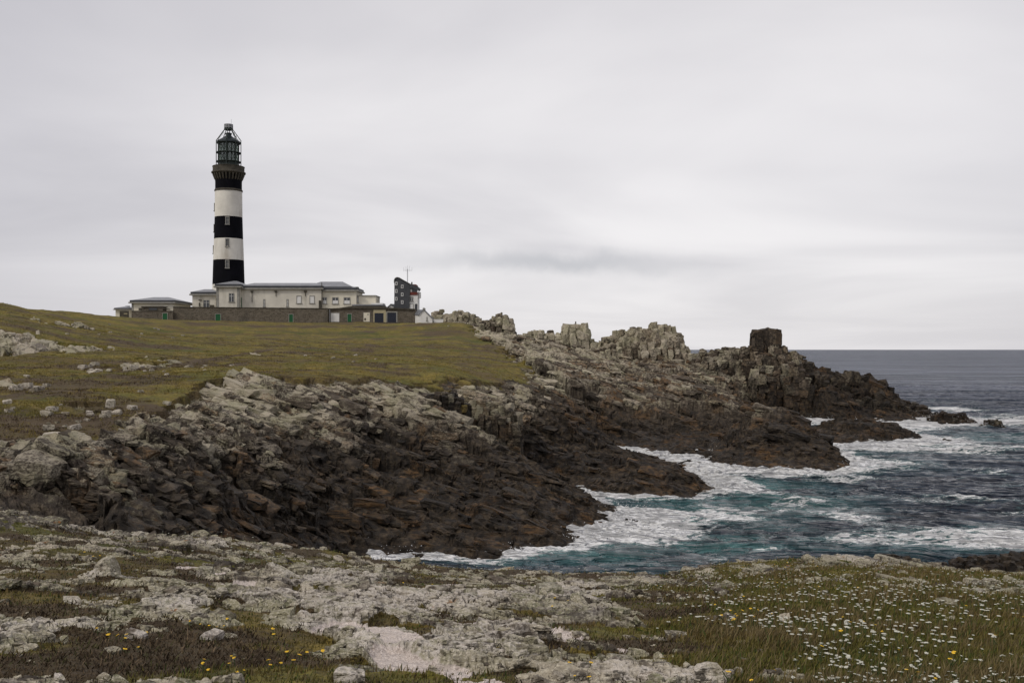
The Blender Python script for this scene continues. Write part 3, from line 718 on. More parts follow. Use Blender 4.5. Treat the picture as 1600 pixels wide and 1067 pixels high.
stack('tallest round-shouldered crag of tan blocks left of the sea gap', [(998,524),(1006,518),(1012,511.5),(1016,505.5),(1026,507),(1040,508),(1051,511.5),(1057,523),(1065,529),(1069,539),(1076,548),(1080,560),(1084,570)], 225, 572, 1.45, 15, .45, .6, .65, front=.42, tall=1.1)
stack('row of low dark crags right of the sea gap', [(1083,570),(1090,556),(1095,549),(1104,547.5),(1109,554),(1116,549),(1125,546),(1136,544),(1152,543),(1162,545),(1168,548)], 212, 588, 1.3, 9, .30, .35, .35, wet=.25, front=.6)
stack('high tan and black crag of upright blocks under the dark square block', [(1160,562),(1166,545),(1168,529),(1174,528),(1177,536),(1190,538),(1205,540),(1215,540),(1219,540),(1228,540),(1238,550),(1244,563),(1256,573)], 209, 652, 1.55, 16, .22, .5, .35, wet=W5, front=.58, tall=1.0, name='rock_tower')
stack('long black ridge of rock running down into the surf', [(1244,566),(1252,570),(1269,573.5),(1285,589),(1306,594.5),(1314,584),(1333,578),(1348,584),(1371,597),(1390,605),(1400,616),(1411,626),(1427,634),(1440,636),(1450,636),(1459,650),(1462,660)], 207, 659, 1.7, 15, .12, .2, .32, wet=lambda z: wet_at(z, 5, 22), front=.18, name='rock_ridge')
stack('dark square block on top of the far crag, highest rock of the headland', [(1176.5,517),(1183,515.5),(1195,515),(1206,514),(1211,516),(1215.5,517)], 211, 544, 1.35, 4.5, .05, .35, .42, wet=.6, front=1.0, tall=2.6, name='square_rock', neat=.22)
stack('rounded dark outcrop with a green top in the middle of the near cliff', [(652,662),(657,642),(663,628),(671,619),(682,613),(695,611),(706,613),(716,619),(725,627),(733,640)], 100.5, 708, .62, 5, .25, .15, .25, wet=lambda z: wet_at(z, 8.2, 10.0), front=.96, tall=2.4, name='rock_outcrop', turf=.25)
stack('brown broken outcrop just right of the rounded dark one on the near cliff', [(733,640),(742,624),(755,623),(768,628),(784,624),(797,630),(806,640),(814,652)], 105, 704, .8, 4, .45, .6, .5, wet=lambda z: wet_at(z, 5.5, 8.5) * .8, front=.7, tall=1.6, name='rock_outcrop')
# rocks out in the sea
def sea_rock(label, prof, d, vb, cell, depth, name='sea_rock'):
    o = stack(label, prof, d, vb, cell, depth, .08, .25, .35, wet=.9, name=name, front=.4)
    o['category'] = 'sea rock'; return o
sea_rock('two-humped black rock in the surf just off the end of the long ridge', [(1461,659),(1464,652),(1470,646),(1477,643.5),(1482,647),(1486,649),(1488,645.5),(1500,645),(1508,647),(1515,652),(1520,659)], 188, 663, 1.1, 5)
sea_rock('small pointed rock in breaking foam farthest to the right', [(1537,664),(1545,661),(1548,656),(1552,655.5),(1560,657),(1563,660),(1565,666)], 180, 668, .8, 3)
sea_rock('low wave-washed rock alone in open water nearer than the pointed one', [(1474,691),(1478,688),(1486,688.5),(1492,690),(1496,693)], 149, 695, .5, 2)
sea_rock('small black rock in the foam off the tip of the nearest point', [(941,829),(948,824),(956,822),(962,825),(967,832)], 78, 834, .4, 1.3)
sea_rock('flat dark rock awash in foam nearest the tip of the nearest point', [(974,822),(980,813),(986,812),(996,815),(1004,821)], 81, 824, .4, 1.2)
sea_rock('low brown rock awash in the outer foam beyond the nearest point', [(1022,832),(1027,827),(1034,825),(1046,826),(1056,831)], 78, 834, .4, 1.2)
sea_rock('thin dark rock just breaking the foam between two others', [(985,832),(990,829),(997,828),(1004,832)], 77.5, 834, .35, 1)
sea_rock('black shore rocks below the right end of the meadow', [(1380,890),(1390,882),(1395,876),(1412,877),(1436,881),(1450,888),(1495,888),(1525,880),(1560,876),(1600,872),(1660,870),(1700,884)], 60, 894, .6, 3, 'shore_rocks')

# a wooden post stands on the square stack
def cyl_np(cx, cy, z0, z1, r0, r1, n=12):
    a = np.arange(n) * 2 * np.pi / n
    co = np.vstack([np.stack([cx + r0 * np.cos(a), cy + r0 * np.sin(a), np.full(n, z0)], 1), np.stack([cx + r1 * np.cos(a), cy + r1 * np.sin(a), np.full(n, z1)], 1)])
    return co
# ------------------------------------------------------------------ buildings and other made things
class MB:
    def __init__(s): s.v = []; s.f = []; s.mi = []
    def _a(s, vs, fs, m=0):
        n = len(s.v); s.v += [tuple(v) for v in vs]; s.f += [tuple(i + n for i in f) for f in fs]; s.mi += [m] * len(fs); return s
    def box(s, x0, x1, y0, y1, z0, z1, m=0):
        return s._a([(x0,y0,z0),(x1,y0,z0),(x1,y1,z0),(x0,y1,z0),(x0,y0,z1),(x1,y0,z1),(x1,y1,z1),(x0,y1,z1)],
                    [(0,3,2,1),(4,5,6,7),(0,1,5,4),(1,2,6,5),(2,3,7,6),(3,0,4,7)], m)
    def prism(s, poly, y0, y1, m=0):
        """poly: (x, z) outline, counter-clockwise seen from the front"""
        n = len(poly); vs = [(x, y0, z) for x, z in poly] + [(x, y1, z) for x, z in poly]
        return s._a(vs, [tuple(range(n)), tuple(range(2*n-1, n-1, -1))] + [(i, n+i, n+(i+1)%n, (i+1)%n) for i in range(n)], m)
    def plan(s, poly, z0, z1, m=0):
        n = len(poly); vs = [(x, y, z0) for x, y in poly] + [(x, y, z1) for x, y in poly]
        return s._a(vs, [tuple(range(n-1, -1, -1)), tuple(range(n, 2*n))] + [(i, (i+1)%n, n+(i+1)%n, n+i) for i in range(n)], m)
    def hip(s, x0, x1, y0, y1, z0, z1, inx, iny, m=0):
        return s._a([(x0,y0,z0),(x1,y0,z0),(x1,y1,z0),(x0,y1,z0),(x0+inx,y0+iny,z1),(x1-inx,y0+iny,z1),(x1-inx,y1-iny,z1),(x0+inx,y1-iny,z1)],
                    [(0,3,2,1),(4,5,6,7),(0,1,5,4),(1,2,6,5),(2,3,7,6),(3,0,4,7)], m)
    def lathe(s, cx, cy, prof, n=32, m=None, cap=True):
        """prof: (r, z[, mat]) from bottom to top"""
        b = len(s.v)
        for p in prof:
            for k in range(n): a = 2*math.pi*k/n; s.v.append((cx + p[0]*math.cos(a), cy + p[0]*math.sin(a), p[1]))
        for i in range(len(prof)-1):
            for k in range(n):
                s.f.append((b+i*n+k, b+i*n+(k+1)%n, b+(i+1)*n+(k+1)%n, b+(i+1)*n+k)); s.mi.append(prof[i][2] if len(prof[i]) > 2 else 0)
        if cap:
            s.f.append(tuple(b+k for k in range(n-1,-1,-1))); s.mi.append(0)
            s.f.append(tuple(b+(len(prof)-1)*n+k for k in range(n))); s.mi.append(prof[-2][2] if len(prof[-2]) > 2 else 0)
        return s
    def rod(s, p, q, r, n=6, m=0):
        p = Vector(p); q = Vector(q); d = (q-p).normalized(); a = d.orthogonal().normalized(); b = d.cross(a)
        vs = [p + (a*math.cos(2*math.pi*k/n) + b*math.sin(2*math.pi*k/n))*r for k in range(n)] + [q + (a*math.cos(2*math.pi*k/n) + b*math.sin(2*math.pi*k/n))*r for k in range(n)]
        return s._a(vs, [tuple(range(n-1,-1,-1)), tuple(range(n,2*n))] + [(k,(k+1)%n,n+(k+1)%n,n+k) for k in range(n)], m)
    def build(s, name, mats, parent=None, loc=(0,0,0), bevel=0):
        if not isinstance(mats, (list, tuple)): mats = [mats]
        off = Vector(loc) if parent is None else wpos(parent)
        me = bpy.data.meshes.new(name); me.from_pydata([tuple(Vector(v) - off) for v in s.v], [], s.f)
        for m in mats: me.materials.append(m)
        me.polygons.foreach_set('material_index', s.mi); me.update()
        o = bpy.data.objects.new(name, me); COL.objects.link(o)
        if parent is not None: o.parent = parent
        else: o.location = loc
        if bevel:
            b = o.modifiers.new('worn_edge', 'BEVEL'); b.width = bevel; b.segments = 1
        return o
def wpos(o):
    p = Vector((0, 0, 0))
    while o is not None: p = p + o.location; o = o.parent
    return p
def empty(name, loc, label, cat, group=None):
    o = bpy.data.objects.new(name, None); COL.objects.link(o); o.location = loc; o.empty_display_size = .5
    return tag(o, label, cat, group)
def bx(u0, u1, v0, v1, Y, dep, extra=0):
    """a box whose front face spans the measured columns and rows at depth Y"""
    return (XU(u0, Y), XU(u1, Y), Y, Y + dep, ZV(v1, Y), ZV(v0, Y))
def window(root, u0, u1, v0, v1, Y, kind='sash', name='window', frame=M_QUOIN, label=None):
    x0, x1, z0, z1 = XU(u0, Y), XU(u1, Y), ZV(v1, Y), ZV(v0, Y); t = .16
    m = MB()
    m.box(x0, x0+t, Y-.10, Y+.05, z0, z1).box(x1-t, x1, Y-.10, Y+.05, z0, z1).box(x0+t, x1-t, Y-.10, Y+.05, z1-t*1.4, z1)
    fr = m.build(name, frame, root)
    s_ = MB().box(x0-.14, x1+.14, Y-.22, Y+.05, z0-.14, z0).build('sill', M_QUOIN, fr)
    if kind == 'blind':
        MB().box(x0+t, x1-t, Y-.03, Y+.05, z0, z1-t*1.4).build('shutter', M_WHITE, fr)
    else:
        MB().box(x0+t, x1-t, Y-.02, Y+.05, z0, z1-t*1.4).build('pane', M_WIN, fr)
        b = MB(); xm = (x0+x1)/2; b.box(xm-.05, xm+.05, Y-.07, Y-.02, z0, z1-t*1.4)
        if kind == 'half': b.box(x0+t, xm-.05, Y-.045, Y-.02, z0, z0+(z1-z0)*.5); b.box(xm+.05, x1-t, Y-.045, Y-.02, z0, z0+(z1-z0)*.5)
        else: b.box(x0+t, xm-.05, Y-.06, Y-.02, z0+(z1-z0)*.62, z0+(z1-z0)*.62+.08); b.box(xm+.05, x1-t, Y-.06, Y-.02, z0+(z1-z0)*.62, z0+(z1-z0)*.62+.08)
        b.build('glazing_bar', M_WHITE, fr)
    if label: fr['label'] = label
    return fr
def door(root, u0, u1, v0, v1, Y, mat, frame=M_QUOIN, name='door', planks=True, label=None, fw=.14):
    x0, x1, z0, z1 = XU(u0, Y), XU(u1, Y), ZV(v1, Y), ZV(v0, Y)
    d = MB(); n = max(2, round((x1-x0)/.35)) if planks else 1
    for i in range(n):
        a = x0 + (x1-x0)*i/n; d.box(a+.015, a+(x1-x0)/n-.015, Y-.06, Y+.05, z0, z1)
    o = d.build(name, mat, root)
    MB().box(x0-fw, x0, Y-.12, Y+.05, z0, z1).box(x1, x1+fw, Y-.12, Y+.05, z0, z1).box(x0-fw, x1+fw, Y-.12, Y+.05, z1, z1+fw).build('door_frame', frame, o)
    if label: o['label'] = label
    return o
def ground_z(x, y): return float(base_h(np.array([x]), np.array([y]))[0])

# ---- the lighthouse
LY = 300.0; k = LY / F; LX = XU(357.2, LY); zg = 20.0
def zv(v): return ZV(v, LY)
tower = empty('lighthouse', (LX, LY, zg), 'tall round lighthouse banded black and white with a dark gallery and lantern', 'lighthouse')
def rr_(v): return np.interp(v, [275, 299, 340, 374, 407, 441, 510], [20.4, 20.6, 21.0, 22.0, 23.2, 24.2, 27.0]) * k
prof = []
for v0, v1, m in ((520, 445, 0), (445, 407, 1), (407, 374, 0), (374, 340, 1), (340, 299.5, 0)):
    for t in (0, .5): v = v0 + (v1 - v0) * t; prof.append((rr_(v), zv(v), m))
prof += [(rr_(299.5), zv(299.5), 0)]
MB().lathe(LX, LY, prof, 64).build('tower', [M_TWHITE, M_TBLACK], tower)
MB().lathe(LX, LY, [(21.2*k, zv(299.5)), (21.2*k, zv(297.8)), (20.4*k, zv(296.6)), (20.2*k, zv(295)), (20.2*k, zv(286)), (20.6*k, zv(280)), (20.9*k, zv(277)), (21.2*k, zv(274))], 64).build('gallery_neck', M_TBLACK, tower)
MB().lathe(LX, LY, [(20.8*k, zv(300.2)), (21.5*k, zv(299.6)), (21.5*k, zv(297.6)), (20.7*k, zv(296.8))], 64).build('string_course', M_STONE, tower)
MB().lathe(LX, LY, [(22*k, zv(274)), (24.5*k, zv(272.6)), (26*k, zv(271.6)), (26*k, zv(269.8)), (24.4*k, zv(269))], 64).build('cornice', M_STONE, tower)
pr = [(24.0*k, zv(269)), (24.0*k, zv(262.2)), (24.5*k, zv(262)), (24.5*k, zv(261)), (23.1*k, zv(261)), (23.1*k, zv(267.5))]
MB().lathe(LX, LY, pr, 64).build('parapet', M_STONE, tower)
for i in range(28):
    a = 2*math.pi*(i+.5)/28; ca, sa = math.cos(a), math.sin(a); w = .24
    m = MB()
    pts = [(20.2*k, zv(283)), (21.6*k, zv(281)), (24.2*k, zv(274.5)), (24.2*k, zv(272.4)), (20.2*k, zv(272.4))]
    vs = [(LX + r*ca - sg*w*sa, LY + r*sa + sg*w*ca, z_) for sg in (-1, 1) for r, z_ in pts]
    m._a(vs, [(0,1,2,3,4),(9,8,7,6,5)] + [(q,5+q,5+(q+1)%5,(q+1)%5) for q in range(5)]); m.build('corbel', M_STONE, tower)
    if i % 1 == 0:
        a = 2*math.pi*i/28; m = MB(); ca, sa = math.cos(a), math.sin(a)
# lantern
LR = 15.8*k; zl0, zl1 = zv(263), zv(224.5)
lan = MB().lathe(LX, LY, [(LR*.99, zl0-1.0), (LR*.99, zv(254))], 24).build('lantern_room', M_IRON, tower)
MB().lathe(LX, LY, [(LR*.95, zv(254)), (LR*.95, zl1)], 24, cap=False).build('lantern_glass', M_LGLASS, lan)
m = MB()
for i in range(16):
    a = 2*math.pi*(i+.5)/16; x, y = LX + LR*.985*math.cos(a), LY + LR*.985*math.sin(a); m.rod((x,y,zv(255)), (x,y,zl1), .11)
for i in range(16):
    a0, a1 = 2*math.pi*(i+.5)/16, 2*math.pi*(i+1.5)/16
    for (va, vb) in ((253, 240), (240, 253), (238, 225.5), (225.5, 238)):
        m.rod((LX+LR*math.cos(a0)*.985, LY+LR*math.sin(a0)*.985, zv(va)), (LX+LR*math.cos(a1)*.985, LY+LR*math.sin(a1)*.985, zv(vb)), .04, 4)
for v in (254, 239.3, 225):
    m.lathe(LX, LY, [(LR*.94, zv(v)-.22), (LR*1.04, zv(v)-.22), (LR*1.04, zv(v)+.22), (LR*.94, zv(v)+.22)], 24)
m.build('lantern_frame', M_IRON, lan)
for vz in (247, 232):
    MB().lathe(LX, LY, [(LR*.4, zv(vz+6.8)), (LR*.62, zv(vz+5)), (LR*.66, zv(vz)), (LR*.62, zv(vz-5)), (LR*.4, zv(vz-6.8))], 16).build('lens', M_OPTIC, lan)
MB().lathe(LX, LY, [(17.6*k, zv(225.3)), (18.8*k, zv(224.2)), (18.6*k, zv(222.2)), (16.5*k, zv(220.6)), (12.0*k, zv(218.0)), (8*k, zv(215.2)), (4.6*k, zv(212.8)), (4.2*k, zv(210.8)), (5.0*k, zv(210.2)), (5.0*k, zv(208.8)), (3.0*k, zv(207.8))], 32).build('dome', M_DOME, tower)
# outer frame that carries the mast above the dome
m = MB(); FR = 18.9*k; PR = 6.6*k
for i in range(8):
    a = 2*math.pi*(i+.12)/8; c, s_ = math.cos(a), math.sin(a)
    m.rod((LX+FR*c, LY+FR*s_, zv(262)), (LX+FR*c, LY+FR*s_, zv(219.5)), .13)
    m.rod((LX+FR*c, LY+FR*s_, zv(220)), (LX+PR*c, LY+PR*s_, zv(203)), .12)
    for f0 in (.25, .55, .8):
        q0 = Vector((LX+FR*c, LY+FR*s_, zv(220))).lerp(Vector((LX+PR*c, LY+PR*s_, zv(203))), f0)
        m.rod(q0, q0 + Vector((0, 0, -.75)), .05, 4)
for v in (253.5, 239.3): m.lathe(LX, LY, [(FR*.985, zv(v)-.1), (FR*1.015, zv(v)-.1), (FR*1.015, zv(v)+.1), (FR*.985, zv(v)+.1)], 24)
for i in range(8):
    a = 2*math.pi*(i+.12)/8
    for v in (239.3, 253.5): m.rod((LX+LR*math.cos(a), LY+LR*math.sin(a), zv(v)), (LX+FR*math.cos(a), LY+FR*math.sin(a), zv(v)), .06, 4)
m.build('support_frame', M_IRON, tower)
MB().lathe(LX, LY, [(5.2*k, zv(204)), (7*k, zv(203.3)), (7*k, zv(201.3)), (6*k, zv(200.8))], 20).build('top_platform', M_IRON, tower)
m = MB()
for i in range(10):
    a = 2*math.pi*i/10; m.rod((LX+6.7*k*math.cos(a), LY+6.7*k*math.sin(a), zv(201.3)), (LX+6.7*k*math.cos(a), LY+6.7*k*math.sin(a), zv(195)), .07, 4)
for v in (195.2, 197.3, 199.3): m.lathe(LX, LY, [(6.6*k, zv(v)-.08), (6.9*k, zv(v)-.08), (6.9*k, zv(v)+.08), (6.6*k, zv(v)+.08)], 20)
m.build('railing', M_GALV, tower)
m = MB().rod((LX+.3, LY, zv(201.3)), (LX+.3, LY, zv(195)), .3, 8)
m.rod((LX+4.2*k, LY, zv(201)), (LX+4.2*k, LY, zv(186.5)), .05, 4); m.build('mast', M_GALV, tower)
# tower windows, on the face towards the cliff and in profile on the left
def tower_window(ang, v0, v1, wpx, dark, nm='window'):
    zm0, zm1 = zv(v1), zv(v0); R = float(rr_((v0+v1)/2)); c, s_ = math.sin(ang), -math.cos(ang)
    def q(r, t, z_): return (LX + c*r - s_*t, LY + s_*r + c*t, z_)
    w = wpx*k/2
    def slab(m, t0, t1, z0, z1, ra, rb, mi=0):
        vs = [q(r, t, z_) for z_ in (z0, z1) for r, t in ((rb, t0), (rb, t1), (ra, t1), (ra, t0))]
        m._a(vs, [(3,2,1,0),(4,5,6,7),(0,1,5,4),(1,2,6,5),(2,3,7,6),(3,0,4,7)], mi)
    m = MB(); slab(m, -w, -w+.22, zm0, zm1, R-.4, R+.16); slab(m, w-.22, w, zm0, zm1, R-.4, R+.16); slab(m, -w+.22, w-.22, zm1-.25, zm1, R-.4, R+.16); slab(m, -w-.1, w+.1, zm0-.2, zm0, R-.4, R+.28)
    o = m.build(nm, M_QUOIN if not dark else M_STONE, tower)
    m = MB(); slab(m, -w+.22, w-.22, zm0, zm1-.25, R-.5, R+.03); m.build('pane', M_WIN, o)
    m = MB(); slab(m, -.05, .05, zm0, zm1-.25, R-.1, R+.09); slab(m, -w+.22, w-.22, (zm0+zm1)/2, (zm0+zm1)/2+.09, R-.1, R+.08); m.build('glazing_bar', M_QUOIN, o)
for (v0, v1) in ((341, 353), (375, 387.5), (408, 420.5)): tower_window(math.radians(11), v0, v1, 6.2, False)
for (v0, v1) in ((318, 330), (384, 396.5), (351, 363)): tower_window(math.radians(-84), v0, v1, 6.2, True)

# ---- keepers' main building in front of the tower
MY = 285.0
main = empty('keepers_building', (XU(450, MY), MY, 21), 'long cream single-storey keepers\' building with a slate-blue roof edge in front of the lighthouse', 'building')
B0 = 505
MB().box(*bx(338.5, 373.7, 449, B0, MY-2, 16)).build('pavilion_wall', M_RENDER, main)
MB().box(*bx(373.7, 503, 452, B0, MY, 13)).build('wing_wall', M_RENDER, main)
MB().box(*bx(503, 556.5, 454, B0, MY+.8, 12)).build('end_wall', M_CREAM, main)
for u in (338.2, 370.4): x0 = XU(u, MY-2); MB().box(x0-.02, x0+.62, MY-2.10, MY-1.4, ZV(B0, MY), ZV(449.3, MY-2)).build('corner_stone', M_QUOIN, main)
def roofset(u0, u1, ve, Y, dep, vf, vt, inx, iny, nm='roof', ov=.7):
    x0, x1, _, _, _, _ = bx(u0, u1, 0, 1, Y, 1); z0, z1 = ZV(ve, Y), ZV(vf, Y)
    f = MB().box(x0-ov, x1+ov, Y-ov, Y+dep+ov, z0, z0 + (z1-z0)*.42).box(x0-ov*.6, x1+ov*.6, Y-ov*.6, Y+dep+ov*.6, z0+(z1-z0)*.42, z1, 1).build(nm, [M_QUOIN, M_FASCIA], main_root)
    MB().hip(x0-ov*.5, x1+ov*.5, Y-ov*.5, Y+dep+ov*.5, z1+.003, ZV(vt, Y+dep/2), inx, iny).build('roof_slope', M_ZINC, f)
    return f
main_root = main
roofset(338.5, 374, 449.5, MY-2, 16, 444.0, 439.3, 3.2, 7.5)
roofset(375.3, 502.2, 452.3, MY, 13, 446.6, 442.6, 3.0, 5.8, ov=.62)
roofset(503.2, 556.3, 455.2, MY+.8, 12, 449.6, 447.9, 2, 5, ov=.66)
x0, x1 = XU(476, MY), XU(548, MY)
MB().hip(x0, x1, MY+1.5, MY+11.5, ZV(447.5, MY), ZV(440.2, MY+6.5), 3.4, 4.9).build('hipped_roof', M_ZINC, main)
x = XU(551, MY); MB().box(x-.9, x+.9, MY+4, MY+6, ZV(449, MY), ZV(446.8, MY)).build('chimney', M_STONE, main)
window(main, 357.5, 366, 457.8, 471.5, MY-2)
for u in (338.3+1.6, 341.2+1.0):      # two tall slots on the short left face
    pass
for (u0, u1) in ((411.2, 414.4), (447.6, 450.8)): window(main, u0, u1, 467.3, 478.8, MY)
for (u0, u1) in ((463.2, 471.2), (483.6, 491.6)): window(main, u0, u1, 461.8, 473.6, MY, 'blind')
for (u0, u1) in ((504.2, 510.8), (519, 529), (537, 547.4)): window(main, u0, u1, 464.4, 474.5, MY+.8, 'half')
for u in (394, 431.3, 477.3):
    x = XU(u, MY); m = MB().hip(x-.28, x+.28, MY-.42, MY+.02, ZV(456.8, MY), ZV(456.0, MY)+.1, 0, 0).box(x-.38, x+.38, MY-.48, MY+.02, ZV(455.8, MY), ZV(455.8, MY)+.3).rod((x, MY-.14, ZV(457, MY)), (x, MY-.14, ZV(472 if u < 400 else 463, MY)), .09)
    m.build('rain_hopper', M_STONE, main)
x = XU(377.4, MY); MB().rod((x, MY-.2, ZV(465, MY)), (x, MY-.2, ZV(482, MY)), .1).build('downpipe', M_GREEN, main)
x = XU(502.4, MY); MB().box(x-.7, x-.1, MY-.5, MY-.05, ZV(483, MY), ZV(469.6, MY)).rod((x+.15, MY-.4, ZV(500, MY)), (x+.15, MY-.4, ZV(441.5, MY)), .12).build('flue_pipe', M_STONE, main)
# left face of the pavilion is seen at a slant: windows on the side wall
xs = XU(338.5, MY-2)
for yy in (MY+1.5, MY+7.5):
    m = MB().box(xs-.10, xs+.05, yy-.9, yy-.72, ZV(474, MY), ZV(459, MY)).box(xs-.10, xs+.05, yy+.72, yy+.9, ZV(474, MY), ZV(459, MY)).box(xs-.11, xs+.05, yy-.9, yy+.9, ZV(459, MY), ZV(459, MY)+.18); o = m.build('window', M_QUOIN, main)
    MB().box(xs-.03, xs+.05, yy-.72, yy+.72, ZV(474, MY), ZV(459, MY)).build('pane', M_WIN, o)
# flat-roofed annex at the right end
ax = empty('flat_roofed_annex', (XU(571, MY+2), MY+2, 21), 'small cream flat-roofed annex at the right end of the keepers\' building', 'building')
MB().box(*bx(556.8, 587, 462.5, B0, MY+2, 9)).build('wall', M_CREAM, ax)
MB().box(*bx(556.3, 587.5, 461.2, 462.6, MY+1.7, 9.6)).build('roof', M_QUOIN, ax)
window(ax, 557.2, 560.4, 463.5, 472.5, MY+2)
MB().box(*bx(580, 598, 473.5, B0, MY-1, 6)).build('low_wall', M_WHITE, ax)

# ---- small pavilion left of the tower
PY = 292.0
main_root = pav = empty('side_pavilion', (XU(316, PY), PY, 21), 'cream pavilion with a blue-grey hipped roof just left of the lighthouse foot', 'building')
MB().box(*bx(300.5, 337, 461, B0, PY, 10)).build('wall', M_RENDER, pav)
roofset(300.5, 337, 461.6, PY, 10, 456.2, 452.2, 2.6, 4.6)
window(pav, 317.5, 327.3, 468.5, 480.5, PY); 
for yy in (PY+2.2, PY+6.0):
    xs = XU(300.5, PY); o = MB().box(xs-.1, xs+.05, yy-.75, yy-.6, ZV(482, PY), ZV(470, PY)).box(xs-.1, xs+.05, yy+.6, yy+.75, ZV(482, PY), ZV(470, PY)).box(xs-.11, xs+.05, yy-.75, yy+.75, ZV(470, PY), ZV(470, PY)+.15).build('window', M_QUOIN, pav)
    MB().box(xs-.03, xs+.05, yy-.6, yy+.6, ZV(482, PY), ZV(470, PY)).build('pane', M_WIN, o)
MB().box(*bx(310, 315, 468.2, 469.2, PY-.3, .28)).build('wall_lamp', M_STONE, pav)
MB().box(*bx(310.5, 312, 473, 478.5, PY-.25, .24)).build('meter_box', M_STONE, pav)
MB().box(*bx(328, 333, 476.5, 482, PY-.8, .8)).build('bin_store', M_STONE, pav)

# ---- the two low buildings at the far left
HY = 283.0
main_root = hb = empty('low_hipped_building', (XU(236, HY), HY, 22), 'low cream building with a shallow blue-grey hipped roof left of the stone wall', 'building')
MB().box(*bx(206, 271, 473.2, 502, HY, 15)).build('wall', M_CREAM, hb)
MB().box(XU(206, HY)-.06, XU(206, HY)+.5, HY-.08, HY+.6, ZV(502, HY), ZV(473.5, HY)).build('corner_stone', M_QUOIN, hb)
roofset(206, 271, 474.0, HY, 15, 469.2, 464.6, 4.2, 7, ov=.75)
MB().box(XU(206, HY)-.04, XU(206, HY)+.02, HY+.1, HY+14.9, ZV(502, HY), ZV(474.2, HY)).build('side_wall', M_WHITE, hb)
main_root = sb = empty('smallest_building', (XU(190, HY+8), HY+8, 22), 'smallest cream building with a shallow roof at the left end of the station', 'building')
MB().box(*bx(180.5, 201, 484.0, 502, HY+8, 8)).build('wall', M_CREAM, sb)
roofset(180.5, 202, 484.3, HY+8, 8, 481.2, 477.8, 3, 3.9, ov=.55)
m = MB().box(*bx(187, 199.5, 486, 500, HY+7, .9)); m.build('porch', M_STONE, sb)
MB().box(*bx(193.5, 199, 489.5, 491, HY+6.9, .09)).build('lintel', M_YELLOW, sb)
# brown hut in front
hut = empty('stone_hut', (XU(238, 279), 279, 22), 'low brown flat-roofed hut with a dark window band in front of the hipped building', 'hut')
MB().box(*bx(221, 254.5, 479.8, 500, 279, 3)).build('wall', M_WALL, hut)
MB().box(*bx(220.3, 255.4, 478.6, 479.8, 278.7, 3.6)).box(*bx(253.5, 260.5, 482.2, 483.4, 278.9, 3)).build('roof', M_STONE, hut)
o = MB().box(*bx(232, 246, 481.0, 484.6, 278.93, .12)).build('window', M_STONE, hut); MB().box(*bx(232.8, 245.2, 481.4, 484.3, 278.9, .05)).build('pane', M_WIN, o)
MB().box(*bx(216.5, 220, 481, 485, 279, 2)).build('side_post', M_STONE, hut)

# ---- the long boundary wall
WY = 276.0
wl = empty('boundary_wall', (XU(390, WY), WY, 21), 'long brown stone boundary wall with green doors along the front of the station', 'wall')
m = MB().prism([(XU(270.5, WY), ZV(504, WY)), (XU(512, WY), ZV(508, WY)), (XU(512, WY), ZV(482.6, WY)), (XU(270.5, WY), ZV(480.2, WY))], WY, WY+.6)
m.build('wall_face', M_WALL, wl)
MB().prism([(XU(270, WY), ZV(480.2, WY)), (XU(512, WY), ZV(482.6, WY)), (XU(512, WY), ZV(481.5, WY)), (XU(270, WY), ZV(479.1, WY))], WY-.12, WY+.72).build('coping', M_STONE, wl)
MB().box(XU(270, WY)-.1, XU(270.5, WY)+.5, WY+.6, WY+14, ZV(504, WY), ZV(480.4, WY)).build('return_wall', M_WALL, wl)
door(wl, 336.8, 344.8, 490.8, 501.5, WY, M_GREEN)
door(wl, 451.8, 457.8, 491.2, 504, WY, M_GREEN)
lw = empty('lower_wall', (XU(238, WY-1), WY-1, 22), 'lower stretch of brown stone wall with a small green door at the left end', 'wall')
MB().box(*bx(205.5, 270.2, 486.4, 503, WY-1, .6)).build('wall_face', M_WALL, lw)
MB().box(*bx(205, 270.2, 485.5, 486.4, WY-1.1, .8)).build('coping', M_STONE, lw)
door(lw, 254.3, 261.5, 489.5, 499.5, WY-1, M_GREEN)

# ---- garage block
GY = 277.3
gb = empty('garage_block', (XU(580, GY), GY, 21), 'brown stone garage block with two dark garage doors under a flat slab roof', 'garage')
MB().prism([(XU(512.2, GY), ZV(509, GY)), (XU(648.5, GY), ZV(509, GY)), (XU(648.5, GY), ZV(484.2, GY)), (XU(604, GY), ZV(482.8, GY)), (XU(552, GY), ZV(482.0, GY)), (XU(512.2, GY), ZV(483.4, GY))], GY, GY+9).build('wall', M_WALL, gb)
MB().prism([(XU(511.8, GY), ZV(483.4, GY)), (XU(552, GY), ZV(482.0, GY)), (XU(604, GY), ZV(482.8, GY)), (XU(649, GY), ZV(484.2, GY)), (XU(649, GY), ZV(482.6, GY)), (XU(604.5, GY), ZV(480.6, GY)), (XU(603, GY), ZV(478.8, GY)), (XU(552, GY), ZV(477.8, GY)), (XU(530, GY), ZV(481.2, GY)), (XU(511.8, GY), ZV(482.0, GY))], GY-.35, GY+9.4).build('roof', M_STONE, gb)
MB().box(*bx(550, 598, 475.6, 477.6, GY+2, 7)).build('roof_slab', M_ZINC, gb)
door(gb, 517.3, 530, 489.2, 502.8, GY, M_WHITE, name='garage_door', label='white garage door')
m = MB()
for u in (518.6, 522, 525.4): m.box(*bx(u, u+2.2, 490.6, 492.4, GY-.09, .04))
door(gb, 543, 549, 490.6, 503, GY, M_GREEN, label='green door')
door(gb, 568, 577.8, 488.4, 502.6, GY, M_CREAM, name='shutter_door', planks=False, fw=.06, label='cream panel door')
MB().box(*bx(569.2, 571.8, 497, 500.5, GY-.12, .06)).build('vent', M_STONE, gb)
